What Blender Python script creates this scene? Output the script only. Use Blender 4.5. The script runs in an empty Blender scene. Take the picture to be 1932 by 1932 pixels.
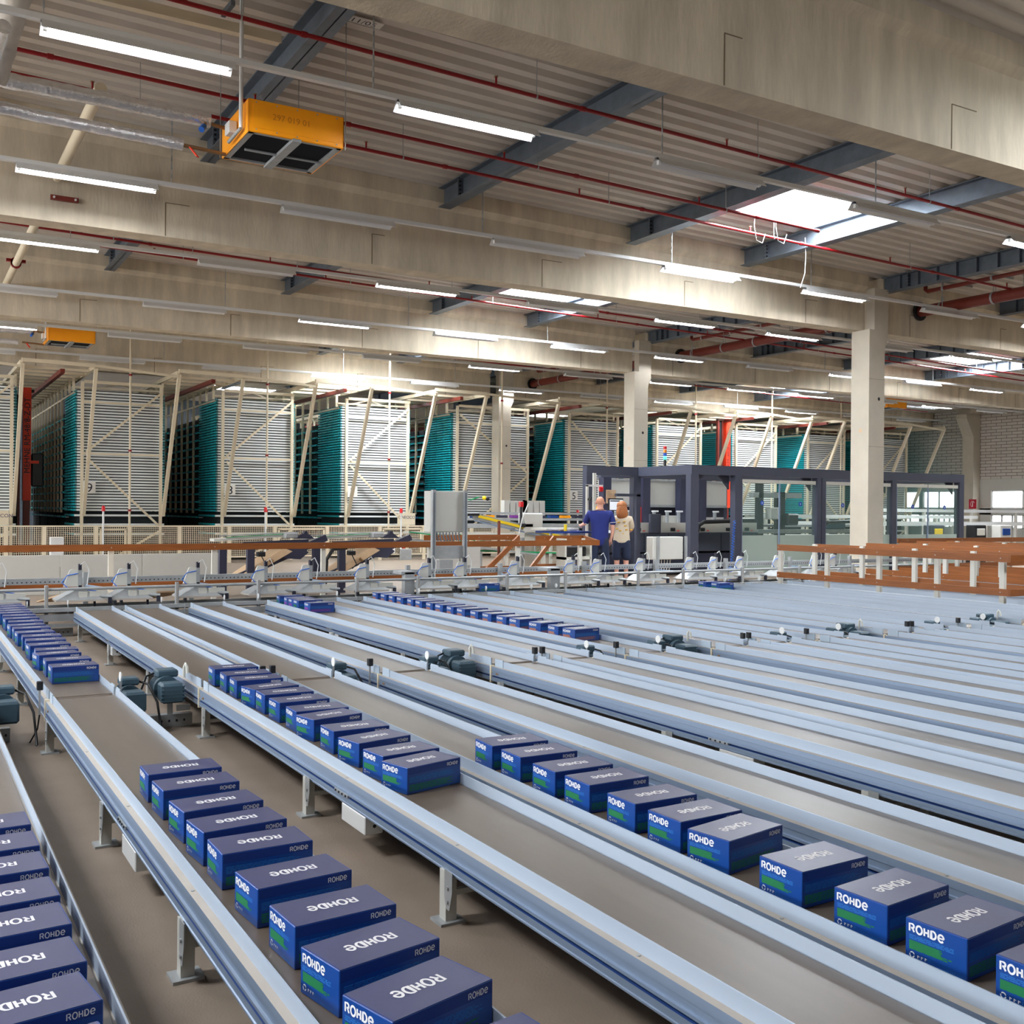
import bpy, math, random
from mathutils import Vector, Matrix
random.seed(7)
C = bpy.context.scene
COL = C.collection
# ---------------------------------------------------------------- camera
HC = 1.5
F = 1975.6
YAW, PITCH, ROLL = math.radians(30.38), math.radians(-0.152), math.radians(0.4998)
fw = Vector((math.sin(YAW)*math.cos(PITCH), math.cos(YAW)*math.cos(PITCH), math.sin(PITCH)))
r0 = Vector((math.cos(YAW), -math.sin(YAW), 0)); u0 = r0.cross(fw)
rt = r0*math.cos(ROLL)+u0*math.sin(ROLL); up = -r0*math.sin(ROLL)+u0*math.cos(ROLL)
cam = bpy.data.cameras.new('camera'); camo = bpy.data.objects.new('camera', cam); COL.objects.link(camo)
cam.sensor_width = 36; cam.lens = 36*F/1932; cam.clip_start = 0.05; cam.clip_end = 300
camo.matrix_world = Matrix(((rt.x, up.x, -fw.x, 0), (rt.y, up.y, -fw.y, 0), (rt.z, up.z, -fw.z, HC), (0, 0, 0, 1)))
C.camera = camo
# ---------------------------------------------------------------- world, exposure
W = bpy.data.worlds.new('world'); C.world = W; W.use_nodes = True
W.node_tree.nodes['Background'].inputs[0].default_value = (0.75, 0.87, 1.0, 1)
W.node_tree.nodes['Background'].inputs[1].default_value = 1.0
C.view_settings.view_transform = 'Standard'; C.view_settings.look = 'None'
C.view_settings.gamma = 1; C.view_settings.use_curve_mapping = False
C.view_settings.exposure = 1.15
SKY_PANE = 32.0      # daylight through the roof lights
WIN_FILL = 5.0       # unseen left wall windows, added to brighten the hall
TUBE = 58.0          # lit fluorescent tubes
C.cycles.max_bounces = 7; C.cycles.diffuse_bounces = 5; C.cycles.glossy_bounces = 3
C.cycles.transmission_bounces = 5; C.cycles.transparent_max_bounces = 8
C.cycles.caustics_reflective = False; C.cycles.caustics_refractive = False
C.cycles.sample_clamp_indirect = 6.0
C.cycles.use_denoising = True

# ---------------------------------------------------------------- helpers
def ray(x, y): return fw+rt*((x-966)/F)-up*((y-966)/F)
def onY(x, y, Y): d = ray(x, y); return Vector((0, 0, HC))+d*(Y/d.y)
def onX(x, y, X): d = ray(x, y); return Vector((0, 0, HC))+d*(X/d.x)
def onZ(x, y, Z): d = ray(x, y); return Vector((0, 0, HC))+d*((Z-HC)/d.z)

def mat(name, col, rough=0.5, metal=0.0, noise=0.0, scale=8.0, bump=0.0, bscale=60.0, spec=0.5, stretch=(1, 1, 1), emit=None, es=1.0, alpha=1.0):
    m = bpy.data.materials.new(name); m.use_nodes = True
    n = m.node_tree.nodes; l = m.node_tree.links; b = n['Principled BSDF']
    b.inputs['Base Color'].default_value = (*col, 1); b.inputs['Roughness'].default_value = rough
    b.inputs['Metallic'].default_value = metal; b.inputs['Specular IOR Level'].default_value = spec
    tc = n.new('ShaderNodeTexCoord'); mp = n.new('ShaderNodeMapping'); mp.inputs['Scale'].default_value = stretch
    l.new(tc.outputs['Object'], mp.inputs['Vector'])
    if noise > 0:
        t = n.new('ShaderNodeTexNoise'); t.inputs['Scale'].default_value = scale; t.inputs['Detail'].default_value = 8; t.inputs['Roughness'].default_value = 0.6
        l.new(mp.outputs[0], t.inputs['Vector'])
        r = n.new('ShaderNodeMapRange'); r.inputs[1].default_value = 0.3; r.inputs[2].default_value = 0.7
        r.inputs[3].default_value = 1-noise; r.inputs[4].default_value = 1+noise
        l.new(t.outputs[0], r.inputs[0])
        mx = n.new('ShaderNodeVectorMath'); mx.operation = 'SCALE'; mx.inputs[0].default_value = col
        l.new(r.outputs[0], mx.inputs['Scale']); l.new(mx.outputs[0], b.inputs['Base Color'])
    if bump > 0:
        t2 = n.new('ShaderNodeTexNoise'); t2.inputs['Scale'].default_value = bscale; t2.inputs['Detail'].default_value = 3
        l.new(mp.outputs[0], t2.inputs['Vector'])
        bp = n.new('ShaderNodeBump'); bp.inputs['Strength'].default_value = bump; bp.inputs['Distance'].default_value = 0.01
        l.new(t2.outputs[0], bp.inputs['Height']); l.new(bp.outputs[0], b.inputs['Normal'])
    if emit:
        b.inputs['Emission Color'].default_value = (*emit, 1); b.inputs['Emission Strength'].default_value = es
    if alpha < 1: b.inputs['Alpha'].default_value = alpha
    return m

def S(r, g, b):
    f = lambda c: (c/255/12.92) if c/255 <= 0.04045 else ((c/255+0.055)/1.055)**2.4
    return (f(r), f(g), f(b))

M = {}
M['concrete'] = mat('concrete', S(206, 195, 174), 0.85, noise=0.2, scale=2.2, bump=0.35, bscale=20, stretch=(1.6, 1, 0.35))
M['column'] = mat('column_concrete', S(196, 188, 172), 0.8, noise=0.07, scale=2.0, bump=0.15, bscale=30)
M['seam'] = mat('dark_joint', S(120, 108, 84), 0.9)
M['floor'] = mat('floor_screed', S(132, 118, 104), 0.6, noise=0.10, scale=3.0, bump=0.12, bscale=120)
M['sheet'] = mat('roof_sheet', S(206, 200, 192), 0.5, noise=0.05, scale=1.5)
M['galv'] = mat('galvanised_steel', S(166, 170, 172), 0.45, metal=0.3, noise=0.12, scale=9)
M['girder'] = mat('galvanised_girder', S(112, 122, 134), 0.5, metal=0.5, noise=0.16, scale=5)
M['alu'] = mat('anodised_aluminium', S(142, 160, 184), 0.45, metal=0.5, noise=0.05, scale=6, stretch=(1, 0.1, 1))
M['guide'] = mat('guide_aluminium', S(174, 188, 205), 0.5, metal=0.35, noise=0.06, scale=5, stretch=(1, 0.15, 1))
M['ledge'] = mat('cream_wear_strip', S(172, 164, 154), 0.5, noise=0.04)
M['tab'] = mat('pale_end_tab', S(168, 184, 200), 0.4)
M['groove'] = mat('blue_groove', S(28, 60, 120), 0.5)
M['belt'] = mat('belt_rubber', S(96, 85, 74), 0.38, noise=0.10, scale=4, stretch=(3, 0.3, 1), bump=0.05, bscale=300, spec=0.6)
M['darkgap'] = mat('dark_rubber', S(30, 28, 28), 0.7)
M['white'] = mat('white_enamel', S(222, 224, 224), 0.4, noise=0.02)
M['whitedull'] = mat('white_plate', S(204, 204, 196), 0.5)
M['cream'] = mat('cream_paint', S(222, 210, 184), 0.5, noise=0.03, scale=3)
M['creamgrey'] = mat('light_grey_panel', S(198, 198, 192), 0.5, noise=0.02)
M['red'] = mat('red_paint', S(140, 8, 18), 0.38)
M['orangered'] = mat('signal_red', S(244, 62, 30), 0.45)
M['oxide'] = mat('oxide_red', S(112, 40, 30), 0.45, noise=0.08)
M['orange'] = mat('orange_enamel', S(255, 164, 10), 0.42, noise=0.03)
M['foil'] = mat('aluminium_foil', S(236, 238, 242), 0.22, metal=0.8, noise=0.12, scale=14, bump=1.0, bscale=30)
M['foilmatte'] = mat('insulation_wrap', S(206, 202, 194), 0.5, metal=0.25, bump=0.6, bscale=18, noise=0.08)
M['pencil'] = mat('pencil_mark', S(205, 122, 14), 0.6)
M['black'] = mat('black_plastic', S(24, 26, 30), 0.4)
M['motor'] = mat('blue_grey_casting', S(52, 76, 90), 0.5, noise=0.10, scale=20)
M['navysteel'] = mat('anthracite_steel', S(62, 66, 82), 0.5, noise=0.03)
M['navy'] = mat('navy_steel', S(42, 44, 66), 0.5)
M['brown'] = mat('brown_board', S(130, 72, 22), 0.5, noise=0.22, scale=5, stretch=(0.5, 0.5, 9))
M['browndark'] = mat('dark_brown_board', S(112, 52, 28), 0.5, noise=0.2, scale=5, stretch=(0.5, 0.5, 9))
M['card'] = mat('cardboard', S(206, 176, 142), 0.7, noise=0.05)
M['teal'] = mat('teal_plastic', S(24, 172, 182), 0.4, noise=0.05)
M['trayfront'] = mat('grey_tray_edge', S(226, 232, 232), 0.4)
M['shadow'] = mat('dark_tray_inside', S(22, 30, 34), 0.8)  # dark fill painting the shade in, behind and under the trays
M['brick'] = None
M['blue'] = mat('blue_hose', S(24, 100, 200), 0.4)
M['bluesign'] = mat('sign_blue', S(24, 76, 176), 0.4)
M['redsign'] = mat('sign_red', S(190, 20, 50), 0.4)
M['green'] = mat('green_strip', S(20, 150, 90), 0.4)
M['yellow'] = mat('yellow_strip', S(248, 214, 22), 0.45)
M['brass'] = mat('brass', S(150, 118, 84), 0.4, metal=0.7)
M['skin'] = mat('skin', S(214, 160, 140), 0.55)
M['hairgrey'] = mat('cropped_hair', S(196, 140, 116), 0.8)
M['hairred'] = mat('auburn_hair', S(158, 96, 50), 0.6, noise=0.25, scale=30, stretch=(3, 3, 0.3))
M['shirtblue'] = mat('navy_shirt', S(24, 38, 110), 0.85, noise=0.08, scale=6)
M['shirtcream'] = mat('cream_shirt', S(212, 200, 178), 0.85, noise=0.06, scale=8)
M['shirtspot'] = mat('mustard_print', S(222, 178, 80), 0.85)
M['denim'] = mat('dark_denim', S(28, 40, 68), 0.85, noise=0.12, scale=14)
M['screen'] = mat('screen', S(220, 228, 236), 0.3, emit=(0.8, 0.86, 0.95), es=0.2)
M['tube'] = mat('lit_tube', (1, 1, 1), 0.4, emit=(0.93, 0.95, 1.0), es=TUBE)
M['tubeoff'] = mat('unlit_tube', S(214, 218, 226), 0.3)
M['skypane'] = mat('roof_light_daylight', (1, 1, 1), 0.5, emit=(0.90, 0.95, 1.0), es=SKY_PANE)
M['winpane'] = mat('window_daylight', (1, 1, 1), 0.5, emit=(0.93, 0.96, 1.0), es=WIN_FILL)
M['winpane2'] = mat('far_window_daylight', (1, 1, 1), 0.5, emit=(0.9, 0.95, 1.0), es=2.2)
M['lampred'] = mat('lamp_red', S(200, 20, 30), 0.3)
M['lampamber'] = mat('lamp_amber', S(240, 130, 20), 0.3)
M['lampgreen'] = mat('lamp_green', S(20, 190, 110), 0.3, emit=(0.05, 0.8, 0.4), es=1.5)
M['paper'] = mat('paper', S(232, 230, 224), 0.6)
M['ink'] = mat('ink', S(24, 26, 44), 0.6)
M['inkblue'] = mat('ink_blue', S(30, 40, 90), 0.6)
M['boxblue'] = mat('box_blue', S(12, 62, 136), 0.33, noise=0.03, scale=30, spec=0.6)
M['boxedge'] = mat('box_edge_blue', S(14, 48, 120), 0.5)
M['boxtop'] = mat('box_lid_navy', S(50, 54, 94), 0.4, noise=0.04, scale=60, spec=0.6)  # same paper as the sides, greyed to carry the gloss of the ceiling
M['boxwhite'] = mat('box_white_print', S(222, 222, 224), 0.5)
M['boxcyan'] = mat('box_pale_blue_print', S(26, 98, 172), 0.5)
M['boxgreen'] = mat('box_green_print', S(16, 106, 62), 0.5)
M['boxbrown'] = mat('box_brown_print', S(150, 98, 84), 0.5)
M['boxpurple'] = mat('box_purple_print', S(120, 50, 140), 0.5)

def glassmat(name, col, alpha, rough=0.03):
    m = bpy.data.materials.new(name); m.use_nodes = True
    n = m.node_tree.nodes; l = m.node_tree.links; n.clear()
    o = n.new('ShaderNodeOutputMaterial'); mx = n.new('ShaderNodeMixShader'); t = n.new('ShaderNodeBsdfTransparent')
    p = n.new('ShaderNodeBsdfPrincipled'); p.inputs['Base Color'].default_value = (*col, 1); p.inputs['Roughness'].default_value = rough
    t.inputs[0].default_value = (0.93, 0.97, 0.95, 1)
    mx.inputs[0].default_value = alpha; l.new(t.outputs[0], mx.inputs[1]); l.new(p.outputs[0], mx.inputs[2]); l.new(mx.outputs[0], o.inputs[0])
    return m
M['glass'] = glassmat('clear_glass', S(150, 180, 175), 0.13)
M['frost'] = glassmat('frosted_glass', S(190, 208, 200), 0.72, 0.35)

def brickmat():
    m = bpy.data.materials.new('white_block_wall'); m.use_nodes = True
    n = m.node_tree.nodes; l = m.node_tree.links; b = n['Principled BSDF']; b.inputs['Roughness'].default_value = 0.8
    tc = n.new('ShaderNodeTexCoord'); sp = n.new('ShaderNodeSeparateXYZ'); cb = n.new('ShaderNodeCombineXYZ')
    l.new(tc.outputs['Object'], sp.inputs[0]); l.new(sp.outputs['Y'], cb.inputs['X']); l.new(sp.outputs['Z'], cb.inputs['Y'])
    br = n.new('ShaderNodeTexBrick'); l.new(cb.outputs[0], br.inputs['Vector'])
    br.inputs['Color1'].default_value = (*S(206, 200, 192), 1); br.inputs['Color2'].default_value = (*S(196, 190, 182), 1)
    br.inputs['Mortar'].default_value = (*S(118, 106, 98), 1); br.inputs['Scale'].default_value = 1
    br.inputs['Mortar Size'].default_value = 0.011; br.inputs['Brick Width'].default_value = 0.46; br.inputs['Row Height'].default_value = 0.125
    l.new(br.outputs['Color'], b.inputs['Base Color'])
    return m
M['brick'] = brickmat()

class MB:
    """collects shapes into one mesh"""
    def __init__(s): s.v = []; s.f = []; s.m = []; s.mats = []; s.sm = []
    def mi(s, m):
        if m not in s.mats: s.mats.append(m)
        return s.mats.index(m)
    def add(s, vs, fs, m, smooth=False):
        o = len(s.v); s.v += [tuple(p) for p in vs]; k = s.mi(m)
        for f in fs: s.f.append([i+o for i in f]); s.m.append(k); s.sm.append(smooth)
        return s
    def box(s, x0, x1, y0, y1, z0, z1, m):
        return s.add([(x0, y0, z0), (x1, y0, z0), (x1, y1, z0), (x0, y1, z0), (x0, y0, z1), (x1, y0, z1), (x1, y1, z1), (x0, y1, z1)],
                     [(3, 2, 1, 0), (4, 5, 6, 7), (0, 1, 5, 4), (1, 2, 6, 5), (2, 3, 7, 6), (3, 0, 4, 7)], m)
    def cbox(s, x0, x1, y0, y1, z0, z1, m, b=0.01):
        """box with bevelled edges"""
        vs = []; 
        for sx, X in ((-1, x0), (1, x1)):
            for sy, Y in ((-1, y0), (1, y1)):
                for sz, Z in ((-1, z0), (1, z1)):
                    vs += [(X, Y-sy*b, Z-sz*b), (X-sx*b, Y, Z-sz*b), (X-sx*b, Y-sy*b, Z)]
        I = lambda i, j, k, a: ((i*2+j)*2+k)*3+a
        fs = []
        for i in (0, 1):
            q = [I(i, 0, 0, 0), I(i, 1, 0, 0), I(i, 1, 1, 0), I(i, 0, 1, 0)]; fs.append(q if i else q[::-1])
            q = [I(0, i, 0, 1), I(1, i, 0, 1), I(1, i, 1, 1), I(0, i, 1, 1)]; fs.append(q[::-1] if i else q)
            q = [I(0, 0, i, 2), I(1, 0, i, 2), I(1, 1, i, 2), I(0, 1, i, 2)]; fs.append(q if i else q[::-1])
        for j in (0, 1):
            for k in (0, 1):
                q = [I(0, j, k, 1), I(1, j, k, 1), I(1, j, k, 2), I(0, j, k, 2)]; fs.append(q if (j ^ k) else q[::-1])
                q = [I(j, 0, k, 0), I(j, 1, k, 0), I(j, 1, k, 2), I(j, 0, k, 2)]; fs.append(q[::-1] if (j ^ k) else q)
                q = [I(j, k, 0, 0), I(j, k, 1, 0), I(j, k, 1, 1), I(j, k, 0, 1)]; fs.append(q if (j ^ k) else q[::-1])
        for i in (0, 1):
            for j in (0, 1):
                for k in (0, 1):
                    q = [I(i, j, k, 0), I(i, j, k, 1), I(i, j, k, 2)]; fs.append(q if (i+j+k) % 2 else q[::-1])
        return s.add(vs, fs, m)
    def beam(s, p, q, w, h, m, upv=(0, 0, 1)):
        """rectangular bar from p to q, w wide, h high"""
        p = Vector(p); q = Vector(q); d = (q-p).normalized(); u = Vector(upv)
        if abs(d.dot(u)) > 0.98: u = Vector((0, 1, 0))
        a = d.cross(u).normalized(); b = a.cross(d).normalized(); vs = []
        for P in (p, q):
            for i, j in ((-1, -1), (1, -1), (1, 1), (-1, 1)): vs.append(P+a*(i*w/2)+b*(j*h/2))
        return s.add(vs, [(0, 1, 2, 3), (7, 6, 5, 4), (0, 4, 5, 1), (1, 5, 6, 2), (2, 6, 7, 3), (3, 7, 4, 0)], m)
    def tube(s, pts, r, m, n=10, caps=True, smooth=True):
        pts = [Vector(p) for p in pts]; rs = r if isinstance(r, (list, tuple)) else [r]*len(pts); vs = []; fs = []
        pu = None
        for i, P in enumerate(pts):
            d = (pts[min(i+1, len(pts)-1)]-pts[max(i-1, 0)]).normalized()
            if pu is None:
                u = Vector((0, 0, 1)) if abs(d.z) < 0.9 else Vector((1, 0, 0))
            else: u = pu
            a = d.cross(u).normalized(); b = a.cross(d).normalized(); pu = b
            for k in range(n):
                t = 2*math.pi*k/n; vs.append(P+a*(math.cos(t)*rs[i])+b*(math.sin(t)*rs[i]))
        for i in range(len(pts)-1):
            for k in range(n):
                k2 = (k+1) % n; fs.append((i*n+k, i*n+k2, (i+1)*n+k2, (i+1)*n+k))
        s.add(vs, fs, m, smooth)
        if caps:
            s.add([v for v in vs[:n]], [list(range(n))[::-1]], m); s.add([v for v in vs[-n:]], [list(range(n))], m)
        return s
    def prism(s, poly, axis, a, b, m):
        """poly: 2-D outline; axis 'x' -> (y,z), 'y' -> (x,z), 'z' -> (x,y)"""
        def P(t, u, v): return (t, u, v) if axis == 'x' else ((u, t, v) if axis == 'y' else (u, v, t))
        n = len(poly); vs = [P(a, *p) for p in poly]+[P(b, *p) for p in poly]
        fs = [list(range(n)), list(range(2*n-1, n-1, -1))]+[(i, (i+1) % n+0, (i+1) % n+n, i+n) for i in range(n)]
        return s.add(vs, fs, m)
    def ball(s, c, r, m, n=10, sc=(1, 1, 1)):
        vs = []; fs = []
        for i in range(n//2+1):
            t = math.pi*i/(n//2)
            for k in range(n):
                p = 2*math.pi*k/n; vs.append((c[0]+r*sc[0]*math.sin(t)*math.cos(p), c[1]+r*sc[1]*math.sin(t)*math.sin(p), c[2]+r*sc[2]*math.cos(t)))
        for i in range(n//2):
            for k in range(n):
                k2 = (k+1) % n; fs.append((i*n+k, (i+1)*n+k, (i+1)*n+k2, i*n+k2))
        return s.add(vs, fs, m, True)
    def xf(s, mt):
        s.v = [tuple(mt @ Vector(p)) for p in s.v]; return s
    def join(s, o):
        off = len(s.v); s.v += o.v
        for f, k, sm in zip(o.f, o.m, o.sm): s.f.append([i+off for i in f]); s.m.append(s.mi(o.mats[k])); s.sm.append(sm)
        return s
    def build(s, name, parent=None, rel=True):
        me = bpy.data.meshes.new(name); me.from_pydata(s.v, [], s.f)
        for m in s.mats: me.materials.append(m)
        me.polygons.foreach_set('material_index', s.m); me.polygons.foreach_set('use_smooth', s.sm); me.update()
        o = bpy.data.objects.new(name, me); COL.objects.link(o)
        if parent: o.parent = parent
        return o

def thing(name, label, cat, loc=(0, 0, 0), rz=0, group=None, kind=None):
    o = bpy.data.objects.new(name, None); COL.objects.link(o); o.location = loc; o.rotation_euler = (0, 0, rz); o.empty_display_size = 0.1
    o['label'] = label; o['category'] = cat
    if group: o['group'] = group
    if kind: o['kind'] = kind
    return o
def tag(o, label, cat, group=None, kind=None):
    o['label'] = label; o['category'] = cat
    if group: o['group'] = group
    if kind: o['kind'] = kind
    return o
def struct(o): o['kind'] = 'structure'; return o
def kids(o): return [c for c in KID.get(o.name, [])]
def dup(root, loc=None, rz=None, label=None, group=None):
    r = root.copy(); COL.objects.link(r)
    if loc is not None: r.location = loc
    if rz is not None: r.rotation_euler = (0, 0, rz)
    if label: r['label'] = label
    if group: r['group'] = group
    def rec(a, b):
        for ch in list(a.children):
            c = ch.copy(); COL.objects.link(c); c.parent = b; rec(ch, c)
    rec(root, r)
    return r
ORD = ['first', 'second', 'third', 'fourth', 'fifth', 'sixth', 'seventh', 'eighth', 'ninth', 'tenth', 'eleventh', 'twelfth', 'thirteenth', 'fourteenth', 'fifteenth', 'sixteenth', 'seventeenth', 'eighteenth', 'nineteenth']
TENS = {2: 'twent', 3: 'thirt', 4: 'fort', 5: 'fift'}
def ordn(i):
    if i <= 19: return ORD[i-1]
    t, u = divmod(i, 10)
    return TENS[t]+'ieth' if u == 0 else TENS[t]+'y-'+ORD[u-1]

def font_mb(txt, size, m, mat4, align='LEFT', thick=0.0):
    cu = bpy.data.curves.new('t', 'FONT'); cu.body = txt; cu.size = size; cu.align_x = align; cu.extrude = thick; cu.resolution_u = 3
    o = bpy.data.objects.new('t', cu); COL.objects.link(o)
    me = o.to_mesh(); b = MB(); b.add([mat4 @ v.co for v in me.vertices], [list(p.vertices) for p in me.polygons], m)
    o.to_mesh_clear(); bpy.data.objects.remove(o); bpy.data.curves.remove(cu)
    return b
def frame4(o, ex, ey):
    ex = Vector(ex).normalized(); ey = Vector(ey).normalized(); ez = ex.cross(ey)
    return Matrix(((ex.x, ey.x, ez.x, o[0]), (ex.y, ey.y, ez.y, o[1]), (ex.z, ey.z, ez.z, o[2]), (0, 0, 0, 1)))

# ================================================================ STRUCTURE
S_BAY = 7.56
def zc(x): return 6.495-0.0205*x        # the roof falls gently to the right
XL, XR, YB, YF = -12.0, 38.0, -10.0, 48.0
struct(MB().box(XL, XR, YB, YF, -0.1, 0, M['floor']).build('floor'))

# roof sheet, ribs along X, with roof-light openings
SKX = [(-5.6, -3.1), (10.7, 13.15), (25.0, 27.5)]
SKY = [(11.1+k*S_BAY, 12.5+k*S_BAY) for k in range(-1, 5)]
brk = []
y = YB; P = 0.28
while y < YF:
    brk += [(y, 0.07), (y+0.09, 0.07), (y+0.125, 0.0), (y+0.245, 0.0)]; y += P
brk.append((y, 0.07))
mb = MB()
xs = [XL]+[v for a in SKX for v in a]+[XR]
for i in range(len(brk)-1):
    (ya, ha), (yb, hb) = brk[i], brk[i+1]
    ym = (ya+yb)/2; inside = any(a < ym < b for a, b in SKY)
    for j in range(len(xs)-1):
        if inside and j % 2 == 1: continue
        xa, xb = xs[j], xs[j+1]
        mb.add([(xa, ya, zc(xa)+ha), (xb, ya, zc(xb)+ha), (xb, yb, zc(xb)+hb), (xa, yb, zc(xa)+hb)], [(0, 1, 2, 3)], M['sheet'])
struct(mb.build('ceiling'))
n = 0
for (xa, xb) in SKX:
    for (ya, yb) in SKY:
        n += 1
        t = bpy.data.objects.new(f'window_{n}', None); COL.objects.link(t); t['kind'] = 'structure'
        z0a, z0b = zc(xa), zc(xb)
        f = MB()
        for (p, q) in (((xa, ya), (xb, ya)), ((xa, yb), (xb, yb)), ((xa, ya), (xa, yb)), ((xb, ya), (xb, yb))):
            zp, zq = zc(p[0]), zc(q[0])
            f.add([(p[0], p[1], zp-0.01), (q[0], q[1], zq-0.01), (q[0], q[1], zq+0.4), (p[0], p[1], zp+0.4)], [(0, 1, 2, 3)], M['white'])
        f.build('curb', t)
        g = MB(); g.add([(xa, ya, z0a+0.36), (xb, ya, z0b+0.36), (xb, yb, z0b+0.36), (xa, yb, z0a+0.36)], [(3, 2, 1, 0)], M['skypane']); g.build('pane', t)

# walls
def wall(name, mbx): return struct(mbx.build(name))
wl = MB(); wl.box(XL-0.3, XL, YB, YF, 0, 2.6, M['creamgrey']); wl.box(XL-0.3, XL, YB, YF, 5.2, 7.2, M['creamgrey'])
for yy in range(-10, 48, 4): wl.box(XL-0.3, XL, yy, yy+0.5, 2.6, 5.2, M['creamgrey'])
wall('wall_left', wl)
wb = MB(); wb.box(XL, XR, YB-0.3, YB, 0, 7.2, M['creamgrey']); wall('wall_back', wb)
wfr = MB(); wfr.box(XL, XR, YF, YF+0.3, 0, 7.2, M['girder']); wall('wall_front', wfr)
wn = 0
def window(p0, p1, z0, z1, axis, pm, bars=1):
    global n; n += 1
    t = bpy.data.objects.new(f'window_{n}', None); COL.objects.link(t); t['kind'] = 'structure'
    g = MB(); f = MB()
    if axis == 'y':      # window in a wall x = const
        x, ya, yb = p0, p1[0], p1[1]
        g.add([(x, ya, z0), (x, yb, z0), (x, yb, z1), (x, ya, z1)], [(0, 1, 2, 3)], pm)
        for k in range(bars+1):
            yy = ya+(yb-ya)*k/bars; f.box(x-0.06, x+0.06, yy-0.04, yy+0.04, z0, z1, M['white'])
        f.box(x-0.06, x+0.06, ya, yb, z0-0.04, z0+0.04, M['white']); f.box(x-0.06, x+0.06, ya, yb, z1-0.04, z1+0.04, M['white'])
    f.build('window_frame', t); g.build('pane', t)
for yy in range(-10, 48, 4): window(XL-0.15, (yy+0.5, yy+4), 2.6, 5.2, 'y', M['winpane'], 2)  # out of view, put in as extra light from the left
# right wall: blocks, concrete band, window bands
wr = MB()
wins = [(19.0, 23.6), (23.9, 26.65), (28.35, 29.9), (30.1, 33.0)]
wr.box(XR, XR+0.3, YB, YF, 2.88, 7.2, M['brick'])
wr.box(XR-0.02, XR+0.3, YB, YF, 2.42, 2.88, M['creamgrey'])
wr.box(XR, XR+0.3, YB, YF, 0, 0.9, M['creamgrey']); wr.box(XR, XR+0.3, YB, YF, 1.45, 1.7, M['creamgrey'])
prev = YB
for a, b in wins: wr.box(XR, XR+0.3, prev, a, 0.9, 2.42, M['creamgrey']); prev = b
wr.box(XR, XR+0.3, prev, YF, 0.9, 2.42, M['creamgrey'])
wall('wall_right', wr)
for a, b in wins: window(XR+0.1, (a, b), 1.7, 2.42, 'y', M['winpane2'], 2); window(XR+0.1, (a, b), 0.9, 1.45, 'y', M['winpane2'], 6)

# concrete beams
ZB = 5.07
def conc_beam(x0, x1, yf, label):
    b = MB(); pf = [(yf, ZB), (yf+0.36, ZB), (yf+0.36, 6.02), (yf+0.46, 6.10), (yf+0.46, 6.2), (yf-0.10, 6.2), (yf-0.10, 6.10), (yf, 6.02)]
    n = len(pf); offs = {4: -0.002, 5: -0.002, 3: -0.23, 6: -0.23, 2: -0.31, 7: -0.31}
    vs = []
    for X in (x0, x1):
        for i, (yy, zz) in enumerate(pf):
            vs.append((X, yy, zc(X)+offs[i] if i in offs else zz))
    fs = [list(range(n)), list(range(2*n-1, n-1, -1))]+[(i, (i+1) % n, (i+1) % n+n, i+n) for i in range(n)]
    b.add(vs, fs, M['concrete'])
    j = 3.03-2.94*6
    while j < x1:
        if j > x0+0.5:
            b.box(j-0.007, j+0.007, yf-0.003, yf+0.01, ZB+0.01, ZB+0.45, M['seam'])
            b.box(j, j+0.28+0.1*math.sin(j*3), yf-0.003, yf+0.01, ZB+0.445, ZB+0.455, M['seam'])
        j += 2.94
    return tag(b.build('concrete_beam'), label, 'beam')
XC = 16.27
names = ['nearest the camera, crossing the top of the view', 'second from the camera, resting on the nearest column', 'third from the camera, resting on the middle column', 'fourth from the camera, above the tray racks']
for k, nm in enumerate(names):
    yf = 6.72+S_BAY*k+(0.0 if k == 0 else 0.03)
    if k == 0: conc_beam(XL, 37.9, yf, 'concrete roof beam '+nm)
    else:
        conc_beam(XL, XC+0.13, yf, 'concrete roof beam '+nm)
        conc_beam(XC+0.54, 37.9, yf, 'concrete roof beam on the right side of the '+['', 'nearest', 'middle', 'farthest'][k]+' column')
# columns
for k, nm in enumerate(['nearest round-holed concrete column, tallest in the view', 'middle concrete column rising behind the dark machine frame', 'farthest concrete column standing between the tray racks']):
    y0 = [14.07, 21.6, 28.62][k]; b = MB(); w = 0.44
    b.prism([(XC, 0), (XC+w, 0), (XC+w, 4.72), (XC+w+0.09, 4.92), (XC+w+0.09, ZB-0.004), (XC, ZB-0.004)], 'y', y0, y0+0.44, M['column'])
    b.box(XC+0.14, XC+w+0.09, y0, y0+0.2, ZB-0.004, 5.88, M['column'])
    for (xx, zz) in ((XC+0.28, 3.72 if k == 0 else 3.5),):
        pts = [(xx+0.035*math.cos(t*math.pi/6), y0-0.003, zz+0.035*math.sin(t*math.pi/6)) for t in range(12)]; b.add(pts, [list(range(12))], M['black'])
    pts = [(XC-0.003, y0+0.2+0.04*math.cos(t*math.pi/6), 3.1+0.04*math.sin(t*math.pi/6)) for t in range(12)]; b.add(pts, [list(range(12))[::-1]], M['card'])
    b.box(XC, XC+w, y0-0.002, y0, 2.78, 2.785, M['seam']); b.box(XC, XC+w, y0-0.002, y0, 4.1, 4.105, M['seam'])
    tag(b.build('concrete_column'), nm, 'column')
b = MB(); y0 = 27.4
b.box(XR-0.45, XR-0.02, y0-0.25, y0+0.25, 0, 4.6, M['column'])
b.prism([(XR-0.45, 4.6), (XR-0.9, 5.35), (XR-0.9, 5.5), (XR-0.02, 5.5), (XR-0.02, 4.6)], 'y', y0-0.25, y0+0.25, M['column'])
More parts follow.
